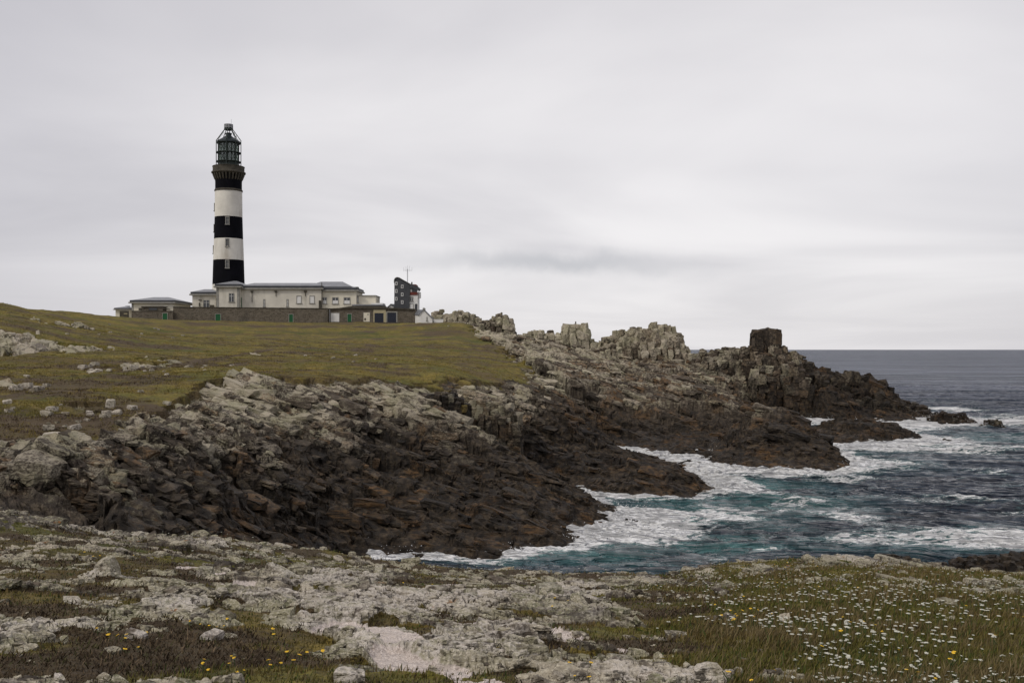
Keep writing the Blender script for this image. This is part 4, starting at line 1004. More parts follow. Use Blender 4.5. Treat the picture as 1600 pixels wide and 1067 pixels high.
MB().box(*bx(573.8, 576, 490.8, 492, GY-.12, .06)).build('door_sign', M_STONE, gb)
door(gb, 585.2, 599.4, 489.2, 503.4, GY, M_NAVY, frame=M_YELLOW, name='garage_door', fw=.32, label='navy garage door in a sand coloured surround')
door(gb, 605.2, 619.2, 488.4, 503.6, GY, M_NAVY, frame=M_QUOIN, name='garage_door', fw=.30, label='navy garage door in a pale surround')
MB().box(*bx(583.5, 602.8, 483.9, 487.4, GY-.1, .2)).box(*bx(601.2, 603.2, 487.4, 504, GY-.1, .2)).build('lintel', M_YELLOW, gb)
x = XU(515.3, GY); MB().rod((x, GY-.15, ZV(483, GY)), (x, GY-.15, ZV(504, GY)), .12).build('downpipe', M_GALV, gb)

# ---- white gabled house behind the garages
def gable_house(name, label, u0, ua, u1, ve_l, va, ve_r, vb, Y, dep, ur, vrr):
    """gable end facing us between u0 and u1, roof running back and to the right"""
    h = empty(name, (XU(ua, Y), Y, ZV(vb, Y)), label, 'house')
    MB().prism([(XU(u0, Y), ZV(vb, Y)), (XU(u1, Y), ZV(vb, Y)), (XU(u1, Y), ZV(ve_r, Y)), (XU(ua, Y), ZV(va, Y)), (XU(u0, Y), ZV(ve_l, Y))], Y, Y+dep).build('wall', M_WHITE, h)
    return h
gh = gable_house('gabled_house', 'white house with a grey slate roof showing its gable behind the garages', 603, 610.5, 618.5, 483, 475.3, 483, 506, 296, 9, 0, 0)
Y = 296
MB().prism([(XU(610.5, Y), ZV(474.7, Y)), (XU(610.5, Y), ZV(475.4, Y)), (XU(602.4, Y), ZV(483.8, Y)), (XU(601.8, Y), ZV(483.1, Y))][::-1], Y-.25, Y+9.2).build('roof', M_SLATE, gh)
MB()._a([(XU(610.5, Y), Y-.25, ZV(474.7, Y)), (XU(619.5, Y), Y-.25, ZV(483.4, Y)), (XU(640, Y), Y+6.5, ZV(483.6, Y)), (XU(630, Y), Y+6, ZV(475.6, Y)),
         (XU(610.5, Y), Y-.25, ZV(475.4, Y)), (XU(619.5, Y), Y-.25, ZV(484.2, Y)), (XU(640, Y), Y+6.5, ZV(484.4, Y)), (XU(630, Y), Y+6, ZV(476.4, Y))],
        [(0,1,2,3),(7,6,5,4),(0,4,5,1),(1,5,6,2),(2,6,7,3),(3,7,4,0)]).build('roof', M_SLATE, gh)
MB()._a([(XU(618.5, Y), Y, ZV(484, Y)), (XU(639, Y), Y+6.5, ZV(484.2, Y)), (XU(639, Y), Y+6.5, ZV(506, Y)), (XU(618.5, Y), Y, ZV(506, Y)),
         (XU(618.5, Y), Y+.3, ZV(484, Y)), (XU(639, Y), Y+6.8, ZV(484.2, Y)), (XU(639, Y), Y+6.8, ZV(506, Y)), (XU(618.5, Y), Y+.3, ZV(506, Y))],
        [(0,1,2,3),(7,6,5,4),(0,4,5,1),(1,5,6,2),(2,6,7,3),(3,7,4,0)]).build('side_wall', M_WHITE, gh)

# ---- the signal tower
SY = 290.0
st = empty('signal_tower', (XU(633, SY), SY, 20), 'modern signal tower with dark cladding, white windows and a control room under a visor', 'tower')
P2 = lambda l, Y=SY: [(XU(u, Y), ZV(v, Y)) for u, v in l]
MB().prism(P2([(615.8, 506), (638.8, 506), (638.8, 484), (641.2, 446.8), (640.2, 443.6), (630, 437.8), (624, 434.2), (620.5, 433.6), (617.6, 435), (616.2, 437.6)]), SY, SY+7).build('clad_wall', M_CLAD, st)
MB().prism(P2([(642, 446.4), (641.0, 443.2), (630.2, 437.2), (624.2, 433.6), (620.4, 432.9), (617.0, 434.4), (615.5, 437.6), (615.5, 442), (616.1, 442), (616.2, 437.6), (617.6, 435), (620.5, 433.6), (624, 434.2), (630, 437.8), (640.2, 443.6), (641.2, 446.8)]), SY-.3, SY+7.3).build('roof_edge', M_QUOIN, st)
for (u, v) in ((619.2, 443.2), (619.2, 454.8), (619.2, 467), (628.5, 447.8), (628.5, 460.2), (628.5, 472.2)):
    w = .36; x, z_ = XU(u, SY), ZV(v, SY); a, b = .34, .50
    o = MB().box(x-a, x-a+.14, SY-.12, SY+.05, z_-b, z_+b).box(x+a-.14, x+a, SY-.12, SY+.05, z_-b, z_+b).box(x-a+.14, x+a-.14, SY-.12, SY+.05, z_+b-.14, z_+b).box(x-a+.14, x+a-.14, SY-.12, SY+.05, z_-b, z_-b+.14).build('window', M_WHITE, st)
    MB().box(x-a+.14, x+a-.14, SY-.04, SY+.05, z_-b+.14, z_+b-.14).build('pane', M_WIN, o)
MB().prism(P2([(638.9, 506), (652, 506), (652.4, 461), (638.9, 461)]), SY+.4, SY+6.5).build('white_wall', M_WHITE, st)
ctl = MB().prism(P2([(638.9, 460.9), (651.2, 460.9), (651.6, 456.4), (638.9, 456.0)]), SY+.2, SY+6.7).build('control_room', M_RED, st)
MB().prism(P2([(638.9, 455.9), (651.5, 456.3), (652.2, 452), (646, 450.2), (638.9, 450.6)]), SY+.5, SY+6.4).build('glass_band', M_WIN, ctl)
MB().prism(P2([(639, 459.8), (643.5, 459.8), (643.5, 452), (639, 451.6)]), SY+.3, SY+.5).build('side_panel', M_WHITE, ctl)
MB().prism(P2([(640, 450.5), (646, 450.1), (651, 453.4), (652.4, 452.8), (653.8, 450.2), (653.4, 448.2), (651.4, 447), (641.3, 443.5)]), SY-.4, SY+7.4).build('visor', M_CLAD, ctl)
MB().prism(P2([(642.5, 446.2), (650.5, 446.9), (650, 444.2), (642.4, 443.9)]), SY+.6, SY+6).build('roof_plant', M_RED, ctl)
x = XU(642.4, SY); MB().rod((x, SY+2, ZV(444, SY)), (x, SY+2, ZV(440, SY)), .22).build('vent_pipe', M_STONE, ctl)
window(st, 640.2, 645.6, 463.4, 470.6, SY+.4); door(st, 640.6, 645.4, 475.2, 484.5, SY+.4, M_WHITE, planks=False)
door(st, 648.6, 651.6, 475.0, 485, SY+.4, M_NAVY, planks=False, fw=.05)
x, z_ = XU(654.6, SY), ZV(460.6, SY)
MB().lathe(x, SY+2, [(.2, z_-.95), (.42, z_-.9), (.42, z_+.75), (.2, z_+.9)], 14).box(x-.75, x, SY+1.92, SY+2.08, z_-.25, z_-.1).build('dome_aerial', M_WHITE, st)
x = XU(635, SY); zt = ZV(413.5, SY); zb_ = ZV(442, SY); m = MB()
for (dx, dy) in ((-.14, 0), (.14, 0), (0, .24)): m.rod((x+dx, SY+3+dy, zb_-1), (x+dx*.6, SY+3+dy*.6, ZV(419, SY)), .045, 4)
n_ = 12
for i in range(n_):
    za, zb2 = zb_ + (ZV(419, SY)-zb_)*i/n_, zb_ + (ZV(419, SY)-zb_)*(i+1)/n_
    m.rod((x-.13, SY+3, za), (x+.13, SY+3, zb2), .03, 4)
m.rod((x, SY+3, ZV(420, SY)), (x, SY+3, zt), .04, 4)
m.rod((XU(629, SY), SY+3, ZV(421.3, SY)), (XU(642, SY), SY+3, ZV(421.3, SY)), .045, 4)
for u, h in ((629, .9), (642, .9), (632.6, 1.2), (638, 1.3), (635, .6)):
    xx = XU(u, SY); m.rod((xx, SY+3, ZV(421.3, SY)-h*.25), (xx, SY+3, ZV(421.3, SY)+h), .035, 4)
m.build('aerial_mast', M_GALV, st)

# ---- the little white house at the right end, and its garden wall
Y = 272.0
wh = gable_house('white_cottage', 'little white cottage with a slate roof at the right end of the station', 655, 662, 675.5, 492, 484.3, 498, 508, Y, 6, 0, 0)
MB()._a([(XU(662, Y), Y-.2, ZV(483.8, Y)), (XU(654, Y), Y-.2, ZV(492.3, Y)), (XU(647.6, Y+5), Y+5, ZV(491.2, Y+5)), (XU(652.5, Y+5), Y+5, ZV(484.0, Y+5)),
         (XU(662, Y), Y-.2, ZV(484.6, Y)), (XU(654, Y), Y-.2, ZV(493.1, Y)), (XU(647.6, Y+5), Y+5, ZV(492, Y+5)), (XU(652.5, Y+5), Y+5, ZV(484.8, Y+5))],
        [(3,2,1,0),(4,5,6,7),(0,1,5,4),(1,2,6,5),(2,3,7,6),(3,0,4,7)]).build('roof', M_SLATE, wh)
MB().prism([(XU(662, Y), ZV(484.5, Y)), (XU(676.4, Y), ZV(499.2, Y)), (XU(676.9, Y), ZV(498.6, Y)), (XU(662, Y), ZV(483.7, Y))], Y-.22, Y+6.2).build('roof', M_SLATE, wh)
MB()._a([(XU(655, Y), Y, ZV(492.4, Y)), (XU(655, Y), Y, ZV(508, Y)), (XU(648.6, Y+5), Y+5, ZV(507, Y+5)), (XU(648.6, Y+5), Y+5, ZV(491.4, Y+5)),
         (XU(655, Y)+.3, Y+.1, ZV(492.4, Y)), (XU(655, Y)+.3, Y+.1, ZV(508, Y)), (XU(648.6, Y+5)+.3, Y+5, ZV(507, Y+5)), (XU(648.6, Y+5)+.3, Y+5, ZV(491.4, Y+5))],
        [(3,2,1,0),(4,5,6,7),(0,1,5,4),(1,2,6,5),(2,3,7,6),(3,0,4,7)]).build('side_wall', M_WHITE, wh)
MB().box(*bx(660.3, 664.3, 481.6, 485.5, Y+.3, 1.2)).box(*bx(661, 661.8, 480.6, 481.6, Y+.6, .5)).box(*bx(662.6, 663.4, 480.8, 481.6, Y+.6, .5)).build('chimney', M_QUOIN, wh)
window(wh, 666.2, 668.0, 495.2, 501, Y)
gw = empty('garden_wall', (XU(684, Y+1), Y+1, 20), 'low white garden wall running right from the little cottage', 'wall')
MB().box(*bx(675.5, 692.5, 498.6, 506.5, Y+1, .4)).build('wall_face', M_WHITE, gw)
MB().box(*bx(675.4, 692.8, 498.1, 498.6, Y+.95, .5)).build('coping', M_QUOIN, gw)
MB().box(*bx(675.6, 677.2, 501.3, 506, Y+.9, .1)).build('hatch', M_STONE, gw)
# ---- post on the square stack
px_, pz_ = XU(899.5, 238), ZV(508.5, 238)
po = empty('post', (px_, 238, pz_ - .3), 'thin dark post standing on top of the square rock stack', 'post')
MB().lathe(px_, 238, [(.17, pz_-.6), (.15, ZV(502.6, 238)), (.08, ZV(502.2, 238))], 8).build('shaft', M_STONE, po)
MB().lathe(px_, 238, [(.24, pz_-.4), (.22, pz_+.12), (.12, pz_+.2)], 8).build('foot', M_QUOIN, po)
# ------------------------------------------------------------------ near vegetation and loose stones
def near_pts(n, rng, umin=-150, umax=1750, dmin=3.4, dmax=34, p=1.0):
    u = rng.uniform(umin, umax, n); d = dmin * (dmax / dmin) ** (rng.rand(n) ** p)
    return XU(u, d), d, u
def blades(name, label, x, y, z, hgt, wid, col, rng, nb, spread, lean):
    n = len(x) * nb
    X = np.repeat(x, nb) + rng.normal(0, 1, n) * np.repeat(spread, nb); Y = np.repeat(y, nb) + rng.normal(0, 1, n) * np.repeat(spread, nb)
    Zb = np.repeat(z, nb) - .012; H = np.repeat(hgt, nb) * rng.uniform(.45, 1.15, n); W_ = np.repeat(wid, nb) * rng.uniform(.7, 1.3, n)
    az = rng.uniform(0, 2 * np.pi, n); lx = np.cos(az) * H * lean * rng.uniform(.2, 1, n) + H * .18; ly = np.sin(az) * H * lean * rng.uniform(.2, 1, n)
    fa = rng.uniform(0, np.pi, n); wx = np.cos(fa) * W_ / 2; wy = np.sin(fa) * W_ / 2
    a = np.stack([X - wx, Y - wy, Zb], 1); b = np.stack([X + wx, Y + wy, Zb], 1)
    c = np.stack([X + lx * .45 + wx * .8, Y + ly * .45 + wy * .8, Zb + H * .6], 1); d_ = np.stack([X + lx * .45 - wx * .8, Y + ly * .45 - wy * .8, Zb + H * .6], 1)
    e = np.stack([X + lx, Y + ly, Zb + H * .97], 1)
    co = np.stack([a, b, c, d_, e], 1).reshape(-1, 3)
    i = np.arange(n)[:, None] * 5
    fc = np.concatenate([i + [[0, 1, 2]], i + [[0, 2, 3]], i + [[3, 2, 4]]], 1).ravel()
    me = mesh_np(name, co, fc, 3, [M_VEG])
    cc = np.repeat(col, nb, 0) * rng.uniform(.65, 1.35, (n, 1)); cc = np.repeat(cc, 5, 0)
    add_attr(me, 'col', np.c_[cc, np.ones(len(cc))])
    return tag(link(name, me), label, name.replace('_', ' '), kind='stuff')
rg = np.random.RandomState(21)
def meadow_mask(x, y):
    u = 800 + F * x / np.maximum(y, .5); v = HZ + (EYE - base_h(x, y)) / np.maximum(y, .5) * F
    return u, v
x, y, u = near_pts(NTUFT, rg); z, A, B = land(x, y)
gm = A[:, 0]; soil = A[:, 1]
mead = sm(980, 1120, u + 120 * perlin(x / 2, y / 2, 5)) * sm(2.0, 5, y)
keep = (gm > .5) & (rg.rand(len(x)) < .35 + .65 * mead) 
g_ = keep & (soil < .45 + .3 * rg.rand(len(x)))
n1_ = perlin(x / 1.2, y / 1.2, 77)[g_]; r_ = rg.rand(g_.sum()); md = mead[g_]
base_c = np.array([[.11, .10, .022]]) * (1 - sm(-.2, .5, n1_))[:, None] + np.array([[.14, .10, .034]]) * sm(-.2, .5, n1_)[:, None]
straw = (r_ < .10 + .16 * md * sm(-.1, .4, n1_))[:, None]
col = np.where(straw, np.array([[.15, .115, .055]]), base_c)
grn = (r_ > .86)[:, None]; col = np.where(grn, np.array([[.045, .075, .014]]), col)
hgt = .022 + .025 * rg.rand(g_.sum()) + (.025 + .05 * rg.rand(g_.sum())) * md * (.6 + .6 * n1_)
hgt = np.where(straw[:, 0], hgt * 1.5, hgt)
wid = .0022 + .00075 * y[g_]
blades('grass', 'green and straw coloured grass growing between the near rocks', x[g_], y[g_], z[g_], hgt, wid, col, rg, 7, .03 + .0025 * y[g_], .6)
h_ = keep & ~g_
x2, y2, z2 = x[h_], y[h_], z[h_]; r2_ = rg.rand(len(x2))
col = np.where((r2_ < .25)[:, None], np.array([[.12, .085, .05]]), np.array([[.055, .038, .022]])); col = np.where((r2_ > .88)[:, None], np.array([[.06, .06, .02]]), col)
blades('heath', 'dark brown low heath covering the ground between the near rocks', x2, y2, z2, .022 + .03 * rg.rand(len(x2)), .0035 + .0009 * y2, col, rg, 8, .035 + .003 * y2, 1.2)
# a rim of tufts on the rock edge and in its cracks
ti = (gm > .08) & (gm < .6) & (rg.rand(len(x)) < .5)
xt, yt, zt_ = x[ti], y[ti], z[ti]; rt = rg.rand(len(xt))
col = np.where((rt < .5)[:, None], np.array([[.07, .06, .022]]), np.array([[.04, .030, .018]]))
blades('crack_turf', 'scraps of turf and heath rooted in cracks of the near rock', xt, yt, zt_, .018 + .025 * rt, .003 + .0008 * yt, col, rg, 6, .03 + .002 * yt, .9)

# tussocks on the big slope, which also fray the turf edge
uf = rg.uniform(-120, 900, NFAR); df = np.exp(rg.uniform(math.log(56), math.log(215), NFAR)); xf = XU(uf, df)
zf_, Af_, Bf_ = land(xf, df); kf = (Af_[:, 0] > .35) & (perlin(xf / 5, df / 3, 88) + rg.rand(NFAR) * .8 > .15)
xf, df, zf_, sl = xf[kf], df[kf], zf_[kf], Af_[kf, 1]; rf_ = rg.rand(len(xf)); nf_ = perlin(xf / 6, df / 4, 99)
col = np.array([[.16, .138, .028]]) * (1 - sm(-.3, .3, nf_))[:, None] + np.array([[.24, .18, .052]]) * sm(-.3, .3, nf_)[:, None]
col = np.where((rf_ < .22)[:, None], np.array([[.055, .045, .018]]), col); col = np.where(((sl > .5) & (rf_ < .8))[:, None], np.array([[.065, .042, .024]]), col)
blades('tussock_grass', 'tussocks of olive and straw coloured grass over the slope below the lighthouse', xf, df, zf_, .07 + .12 * rf_, .018 + .00022 * df, col, rg, 6, .06 + .0012 * df, 1.0)
# ---- flowers
def umbel_mesh(name, seed, R, mat):
    r = random.Random(seed); m = MB(); nf = r.randint(7, 10)
    for q in range(nf):
        a = 2 * math.pi * q / nf + r.uniform(-.2, .2); rad = R * (.62 if q else 0) * r.uniform(.85, 1.15); s_ = R * r.uniform(.34, .46)
        cx, cy, cz = rad * math.cos(a), rad * math.sin(a), -rad * .18
        n = 6; vs = [(cx + s_*math.cos(2*math.pi*k/n), cy + s_*math.sin(2*math.pi*k/n), cz - s_*.12) for k in range(n)] + [(cx, cy, cz + s_*.28), (cx, cy, cz - s_*.4)]
        m._a(vs, [(k, (k+1) % n, n) for k in range(n)] + [((k+1) % n, k, n+1) for k in range(n)])
    me = bpy.data.meshes.new(name); me.from_pydata(m.v, [], m.f); me.materials.append(mat); return me
def stem_mesh(name, h, seed, umb=True):
    r = random.Random(seed); m = MB(); bx_, by_ = r.uniform(-.03, .03), r.uniform(-.03, .03)
    m.rod((bx_, by_, -h), (0, 0, -.012), .0022, 4)
    if umb:
        for q in range(5): a = 2*math.pi*q/5; m.rod((0, 0, -.03), (.018*math.cos(a), .018*math.sin(a), -.006), .0011, 3)
    for q in range(2):
        zz_ = -h*r.uniform(.3, .7); a = r.uniform(0, 6.28); m.rod((0, 0, zz_), (.03*math.cos(a), .03*math.sin(a), zz_+.02), .0022, 3)
    me = bpy.data.meshes.new(name); me.from_pydata(m.v, [], m.f); me.materials.append(M_STEM); return me
WU = [umbel_mesh('flower_head', i, .028, M_PETAL) for i in range(5)]; WS = [stem_mesh('stem', .20, i) for i in range(3)]
YU = [umbel_mesh('flower_head', 20 + i, .018, M_YPETAL) for i in range(3)]; YS = [stem_mesh('stem', .07, 9 + i, False) for i in range(2)]
def flower(x, y, z, h, kind, s, rng):
    w = kind == 'white'
    o = bpy.data.objects.new('wild_carrot' if w else 'yellow_flower', None); COL.objects.link(o); o.location = (x, y, z); o.rotation_euler = (rng.normal(0, .1), rng.normal(0, .1), rng.uniform(0, 6.28)); o.empty_display_size = .05
    if w: tag(o, 'white umbel flower on a thin stem in the meadow grass', 'flower', 'white umbel flowers in the meadow')
    else: tag(o, 'small yellow flower low in the turf', 'flower', 'small yellow flowers in the turf')
    a = bpy.data.objects.new('flower_head', rng.choice(WU if w else YU)); COL.objects.link(a); a.parent = o; a.location = (0, 0, h); a.scale = (s, s, s)
    a.rotation_euler = (rng.normal(.12, .15), rng.normal(0, .15), rng.uniform(0, 6))
    b = bpy.data.objects.new('stem', rng.choice(WS if w else YS)); COL.objects.link(b); b.parent = o; b.location = (0, 0, h); b.scale = (1, 1, h / (.20 if w else .07) * 1.05)
def WF(u, v): return float(u), float(v)
# clumps as seen: (u, v, half width, half height, count)
WC = [(1210,958,90,10,30),(1180,930,70,12,24),(1250,975,60,12,24),(1290,1010,60,14,26),(1345,1000,50,14,22),(1130,945,40,10,12),(1380,955,70,16,30),(1300,930,120,10,34),(1450,925,110,10,40),(1560,930,60,12,26),
      (1500,965,90,16,22),(1420,1010,90,18,22),(1520,1020,90,20,18),(1370,1040,70,14,26),(1440,1050,70,10,22),(1300,1050,40,10,12),(1570,1045,40,12,8),(1200,910,150,8,30),(1400,905,180,7,60),(1550,900,60,6,16),(1290,1000,25,10,6),
      (1080,905,100,6,14),(900,888,80,3,18),(1020,890,60,3,12),(740,885,60,4,14),(330,845,60,8,12),(420,865,40,6,10),(1160,892,80,5,16)]
rw = np.random.RandomState(77); fl = []
for (cu, cv, su, sv, n) in WC:
    for q in range(int(n * 2.3)):
        u_, v_ = cu + rw.normal(0, su * .95), min(1075, cv - 4 + rw.normal(0, sv * 1.1))
        if 1080 < u_ < 1230 and v_ > 975: continue
        d_ = hit(u_, v_ + 6, 4, 33)
        if d_ < 32: fl.append((XU(u_, d_), d_))
fl.sort(key=lambda p: p[1]); fa_ = np.array(fl); zf, Af, _ = land(fa_[:, 0], fa_[:, 1])
for i in range(min(300, len(fl))):
    h = rw.uniform(.05, .11) * (1 if fa_[i, 0] > 0 and fa_[i,1] > 2 else .6); flower(fa_[i, 0], fa_[i, 1], float(zf[i]) - .01, h, 'white', rw.uniform(.20, .60), rw)
m = MB()
for i in range(300, len(fl)):
    for rep in range(1):
        me_ = WU[i % 5]; s_ = rw.uniform(.4, .8); h = rw.uniform(.06, .16)
        m._a([(v.co.x*s_ + fa_[i,0], v.co.y*s_ + fa_[i,1], v.co.z*s_ + zf[i] + h) for v in me_.vertices], [tuple(p.vertices) for p in me_.polygons])
        m.rod((fa_[i,0], fa_[i,1], zf[i]-.02), (fa_[i,0], fa_[i,1], zf[i]+h-.008), .003, 3, 1)
if len(fl) > 300:
    tag(m.build('far_flowers', [M_PETAL, M_STEM]), 'white flowers scattered through the farther meadow', 'flowers', kind='stuff')
YC = [(390,1020,60,16,16),(200,985,30,12,8),(350,965,30,6,4),(215,960,120,20,6),(430,975,20,4,2),(1150,950,40,12,14),(1260,915,60,8,6),(900,1050,40,10,6),(880,940,30,6,3),(1340,985,60,20,8),(1450,1045,60,14,6),(180,855,60,5,6),(660,905,40,4,5),(1230,880,60,4,6),(1540,970,40,20,6),(1020,905,30,4,5),(1180,1060,30,5,3)]
for (cu, cv, su, sv, n) in YC:
    for q in range(n):
        u_, v_ = cu + rw.normal(0, su * .7), min(1070, cv + rw.normal(0, sv * .7)); d_ = hit(u_, v_ + 3, 4, 33)
        if d_ > 31: continue
        x_ = XU(u_, d_); z_ = float(land(np.array([x_]), np.array([d_]))[0][0]); tall = u_ > 1080
        flower(x_, d_, z_, rw.uniform(.08, .15) if tall else rw.uniform(.035, .07), 'yellow', rw.uniform(.4, .8) * (1 + d_ * .02), rw)
# ---- loose stones
def stone(label, u, v, d, size, A=(0, 0, .8, 0), B=(0, .6, .3, 1), rot=None, group=None, name='stone', sink=.25, lib=None):
    bl = Blocks(); d = d or hit(u, v, 4, 300); x = XU(u, d); z = float(land(np.array([x]), np.array([d]))[0][0])
    bl.add((x, d, z + size[2] * (1 - 2 * sink)), size, rot or (random.gauss(0, .15), random.gauss(0, .15), random.uniform(0, 6.28)), A, B, lib)
    o = bl.build(name, loc=(x, d, z)); return tag(o, label, 'stone', group)
stone('white stone with a yellow flower, left one of two in the dark heath', 212, 979, None, (.085, .05, .045), B=(0, .9, 1, 1), A=(0,0,.3,0))
stone('flat white stone, the right one of two lying in the dark heath', 332, 982, None, (.10, .05, .04), B=(0, .9, 1, 1), A=(0,0,.3,0))
stone('upright rounded lichen-covered boulder in the turf beneath the left skyline of the near ground', 168, 892, None, (.13, .12, .16), lib=4)
stone('domed lichen-covered boulder resting on pale rock in the middle of the near ground', 858, 930, None, (.19, .17, .12), lib=3)
stone('round grey boulder half buried in turf beside the gravel strip', 320, 890, None, (.16, .13, .11), lib=5)
stone('bright pale angular stone at the foot of the near slab', 545, 1045, None, (.09, .06, .05), B=(0, .9, 1, 1))
stone('large ochre block lodged low on the black part of the near cliff', 405, 775, 62.6, (1.15, .7, .6), A=(0,0,.1,.8), B=(.5,.8,0,0), rot=(.3,.5,-.2))
stone('tan split block beside the dark scree, leftmost of the pale blocks on the cliff', 536, 690, 83.5, (.8, .6, .5), A=(0,0,.3,.5), B=(.1,.6,0,0), rot=(.1,.2,.3))
stone('pale pinkish block in the middle of the pale blocks on the cliff', 562, 684, 84, (.8, .7, .5), A=(0,0,.35,.2), B=(.05,.7,.1,0), rot=(.05,.1,.2))
stone('upright tan block, rightmost of the pale blocks on the cliff', 582, 678, 84.5, (.55, .6, .8), A=(0,0,.2,.8), B=(.1,.65,0,0), rot=(.1,.25,.1))
stone('ochre block standing in the rubble below the pale blocks', 628, 722, 80, (.45, .4, .75), A=(0,0,.3,.9), B=(0,.8,0,0), rot=(.1,.3,.1))
stone('ochre slab lodged above the second point', 832, 715, 100, (.9, .6, .6), A=(0,0,.3,.9), B=(.1,.8,0,0), rot=(.1,.3,.1))
stone('pale upright stone at the turf edge above the rubble', 172, 637, None, (.34, .3, .42), lib=7, B=(0, .8, .7, 0), rot=(.1,.1,.2))
stone('white flat-topped slab on the ledge above the dark cliff', 100, 686, None, (1.3, .7, .30), B=(0, .8, .6, 0), rot=(.0,.05,-.1))
stone('big rounded grey boulder in the gully on the left', 58, 745, None, (1.15, .9, .9), A=(0,0,.55,0), B=(.2,.55,0,0), rot=(.1,.3,-.2))
for (cu, cv, su, sv, n, lo, hi) in ((130, 655, 110, 22, 34, .10, .32), (190, 578, 70, 7, 26, .12, .4), (40, 603, 60, 5, 8, .15, .45), (300, 575, 90, 10, 10, .1, .25), (200, 520, 120, 10, 12, .15, .4), (520, 560, 120, 8, 8, .1, .25), (760, 510, 40, 5, 8, .2, .5), (640, 640, 60, 10, 6, .2, .5)):
    for q in range(n):
        u_, v_ = cu + rw.normal(0, su * .7), cv + rw.normal(0, sv * .7); s_ = rw.uniform(lo, hi)
        d_ = hit(u_, v_, 40, 290)
        if d_ > 280: continue
        stone('small pale stone lying on the far slope', u_, v_, d_, (s_ * 1.3, s_, s_ * .7), A=(0, 0, .6, 0), B=(0, .8, float(rw.rand() * .9), .0), group='pale stones scattered on the far slope')
# broken rock and grit lying on the near ground
def near_rubble(N):
    bl = Blocks(); r = np.random.RandomState(9)
    x, y, u = near_pts(N * 5, r, p=.8); z, A, B = land(x, y); k = 0
    for i in np.nonzero((A[:, 0] < .45) | (r.rand(len(x)) < .03))[0]:
        if k >= N: break
        if y[i] > 30.5 or A[i, 3] > .4: continue
        s = float(np.exp(r.normal(-3.9, .6))) * (.4 + y[i] * .085); s = min(s, .02 + .007 * y[i])
        a = (0, 0, float(np.clip(r.normal(.75, .2), 0, 1)), 0.0); b = (0, float(np.clip(r.normal(.6, .2), 0, 1)), float(np.clip(B[i, 2] + r.normal(0, .3), 0, 1)), 1)
        bl.add((x[i], y[i], z[i] + s * .05), (s * r.uniform(1, 2.2), s * r.uniform(.7, 1.1), s * r.uniform(.35, .65)), (r.normal(0, .15), r.normal(.05, .15), -.5 + r.normal(0, .5)), a, b); k += 1
    o = bl.build('rubble', rough=.06); tag(o, 'broken lichen-covered rock lying over the near slabs', 'rubble', kind='stuff')
near_rubble(NRUB)
# ------------------------------------------------------------------ sky, sun, camera
w = bpy.data.worlds.new('World'); scene.world = w; w.use_nodes = True
t = w.node_tree; t.nodes.clear()
S = NT.__new__(NT); S.t = t; S.m = None
S.out = t.nodes.new('ShaderNodeOutputWorld')
SUN_EL, SUN_AZ = math.radians(48), math.radians(-125)      # behind the camera on the left, through cloud
sky = S.n('ShaderNodeTexSky', sky_type='NISHITA', sun_disc=False, sun_elevation=SUN_EL, sun_rotation=SUN_AZ)
dirv = S.n('ShaderNodeTexCoord').outputs['Generated']
sep = S.n('ShaderNodeSeparateXYZ'); S.l(dirv, sep.inputs[0])
zc = S.math('ADD', S.math('MAXIMUM', sep.outputs[2], 0.0), .10)
cx = S.math('DIVIDE', sep.outputs[0], zc); cy = S.math('DIVIDE', sep.outputs[1], zc)
cv = S.n('ShaderNodeCombineXYZ'); S.l(cx, cv.inputs[0]); S.l(cy, cv.inputs[1])
n1 = S.noise(S.map(cv.outputs[0], (.42, .46, 1), (0, 0, .35)), 1.0, 6, .48, .6)
n2 = S.noise(S.map(cv.outputs[0], (.10, .22, 1), (0, 0, -.3)), 1.0, 4, .5, .3)
v = S.math('ADD', S.math('MULTIPLY', n1, .45), S.math('MULTIPLY', n2, .55))
cloud = S.mix(S.ramp(v, .36, .60), (5.7, 5.6, 5.92), (8.2, 8.05, 8.2))
low = S.ramp(sep.outputs[2], .10, .0)
cloud = S.mix(S.math('MULTIPLY', low, .55), cloud, (7.4, 7.3, 7.5))
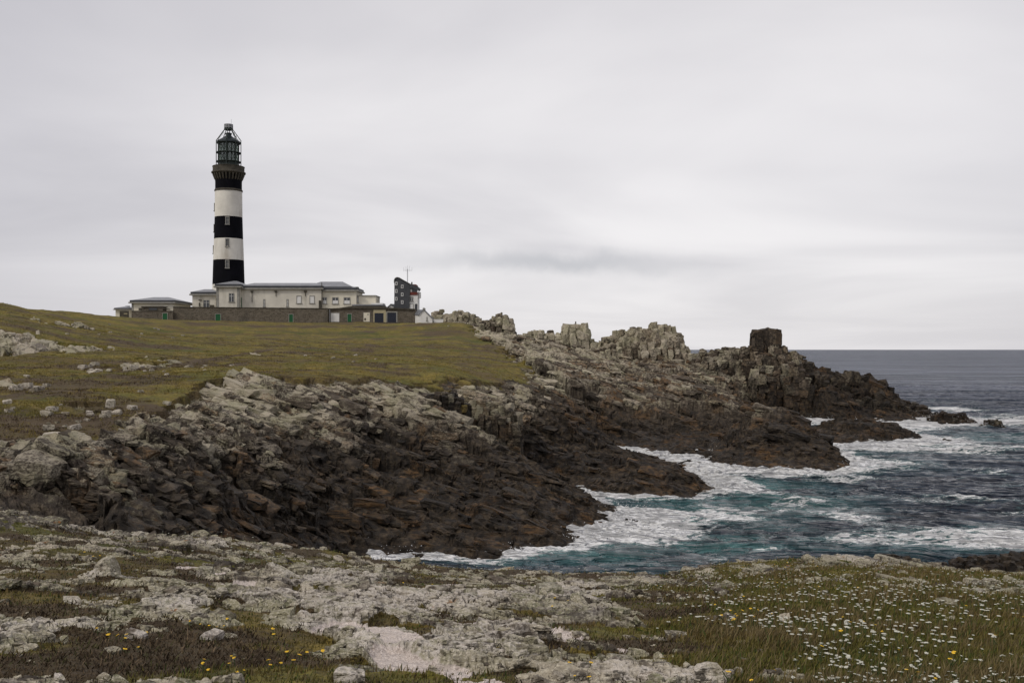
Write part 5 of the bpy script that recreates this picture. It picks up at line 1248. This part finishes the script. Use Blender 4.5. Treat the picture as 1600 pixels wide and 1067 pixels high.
gl = S.n('ShaderNodeVectorMath', operation='DOT_PRODUCT'); S.l(dirv, gl.inputs[0]); gl.inputs[1].default_value = Vector((.10, 1, .17)).normalized()
glow = S.ramp(gl.outputs['Value'], .80, .99)
cloud = S.mix(1.0, cloud, S.mix(glow, (.83, .825, .85), (1.12, 1.11, 1.10)), 'MULTIPLY')
az = S.math('DIVIDE', sep.outputs[0], S.math('MAXIMUM', sep.outputs[1], .1)); el = S.math('DIVIDE', sep.outputs[2], S.math('MAXIMUM', sep.outputs[1], .1))
wob = S.math('MULTIPLY', S.math('SUBTRACT', S.noise(dirv, 9, 5, .6), .5), .05)
q1 = S.math('POWER', S.math('DIVIDE', S.math('SUBTRACT', az, .04), .13), 2); q2 = S.math('POWER', S.math('DIVIDE', S.math('SUBTRACT', S.math('ADD', el, wob), .086), .011), 2)
bank = S.math('MULTIPLY', S.math('EXPONENT', S.math('MULTIPLY', S.math('ADD', q1, q2), -1)), .95)
cloud = S.mix(bank, cloud, (5.8, 5.8, 6.1))
col = S.mix(.94, sky.outputs[0], cloud)
bg = S.n('ShaderNodeBackground'); bg.inputs[1].default_value = .1
S.l(col, bg.inputs[0]); S.l(bg.outputs[0], S.out.inputs[0])
sd = bpy.data.lights.new('sun', 'SUN'); sd.energy = 1.5; sd.angle = math.radians(12); sd.color = (1, .94, .85)
so = bpy.data.objects.new('sun', sd); COL.objects.link(so)
dv = Vector((math.sin(SUN_AZ) * math.cos(SUN_EL), math.cos(SUN_AZ) * math.cos(SUN_EL), math.sin(SUN_EL)))
so.rotation_euler = dv.to_track_quat('Z', 'Y').to_euler()
cd = bpy.data.cameras.new('camera'); cam = bpy.data.objects.new('camera', cd); COL.objects.link(cam)
cam.location = (0, 0, EYE); cam.rotation_euler = (math.radians(90), 0, 0)
cd.lens = 35; cd.sensor_width = 36; cd.clip_end = 100000; cd.clip_start = .1
cd.shift_y = (HZ - 533.5) / 1600
scene.camera = cam
scene.view_settings.view_transform = 'Standard'; scene.view_settings.look = 'None'
scene.view_settings.exposure = 0; scene.view_settings.gamma = 1
scene.cycles.max_bounces = 5
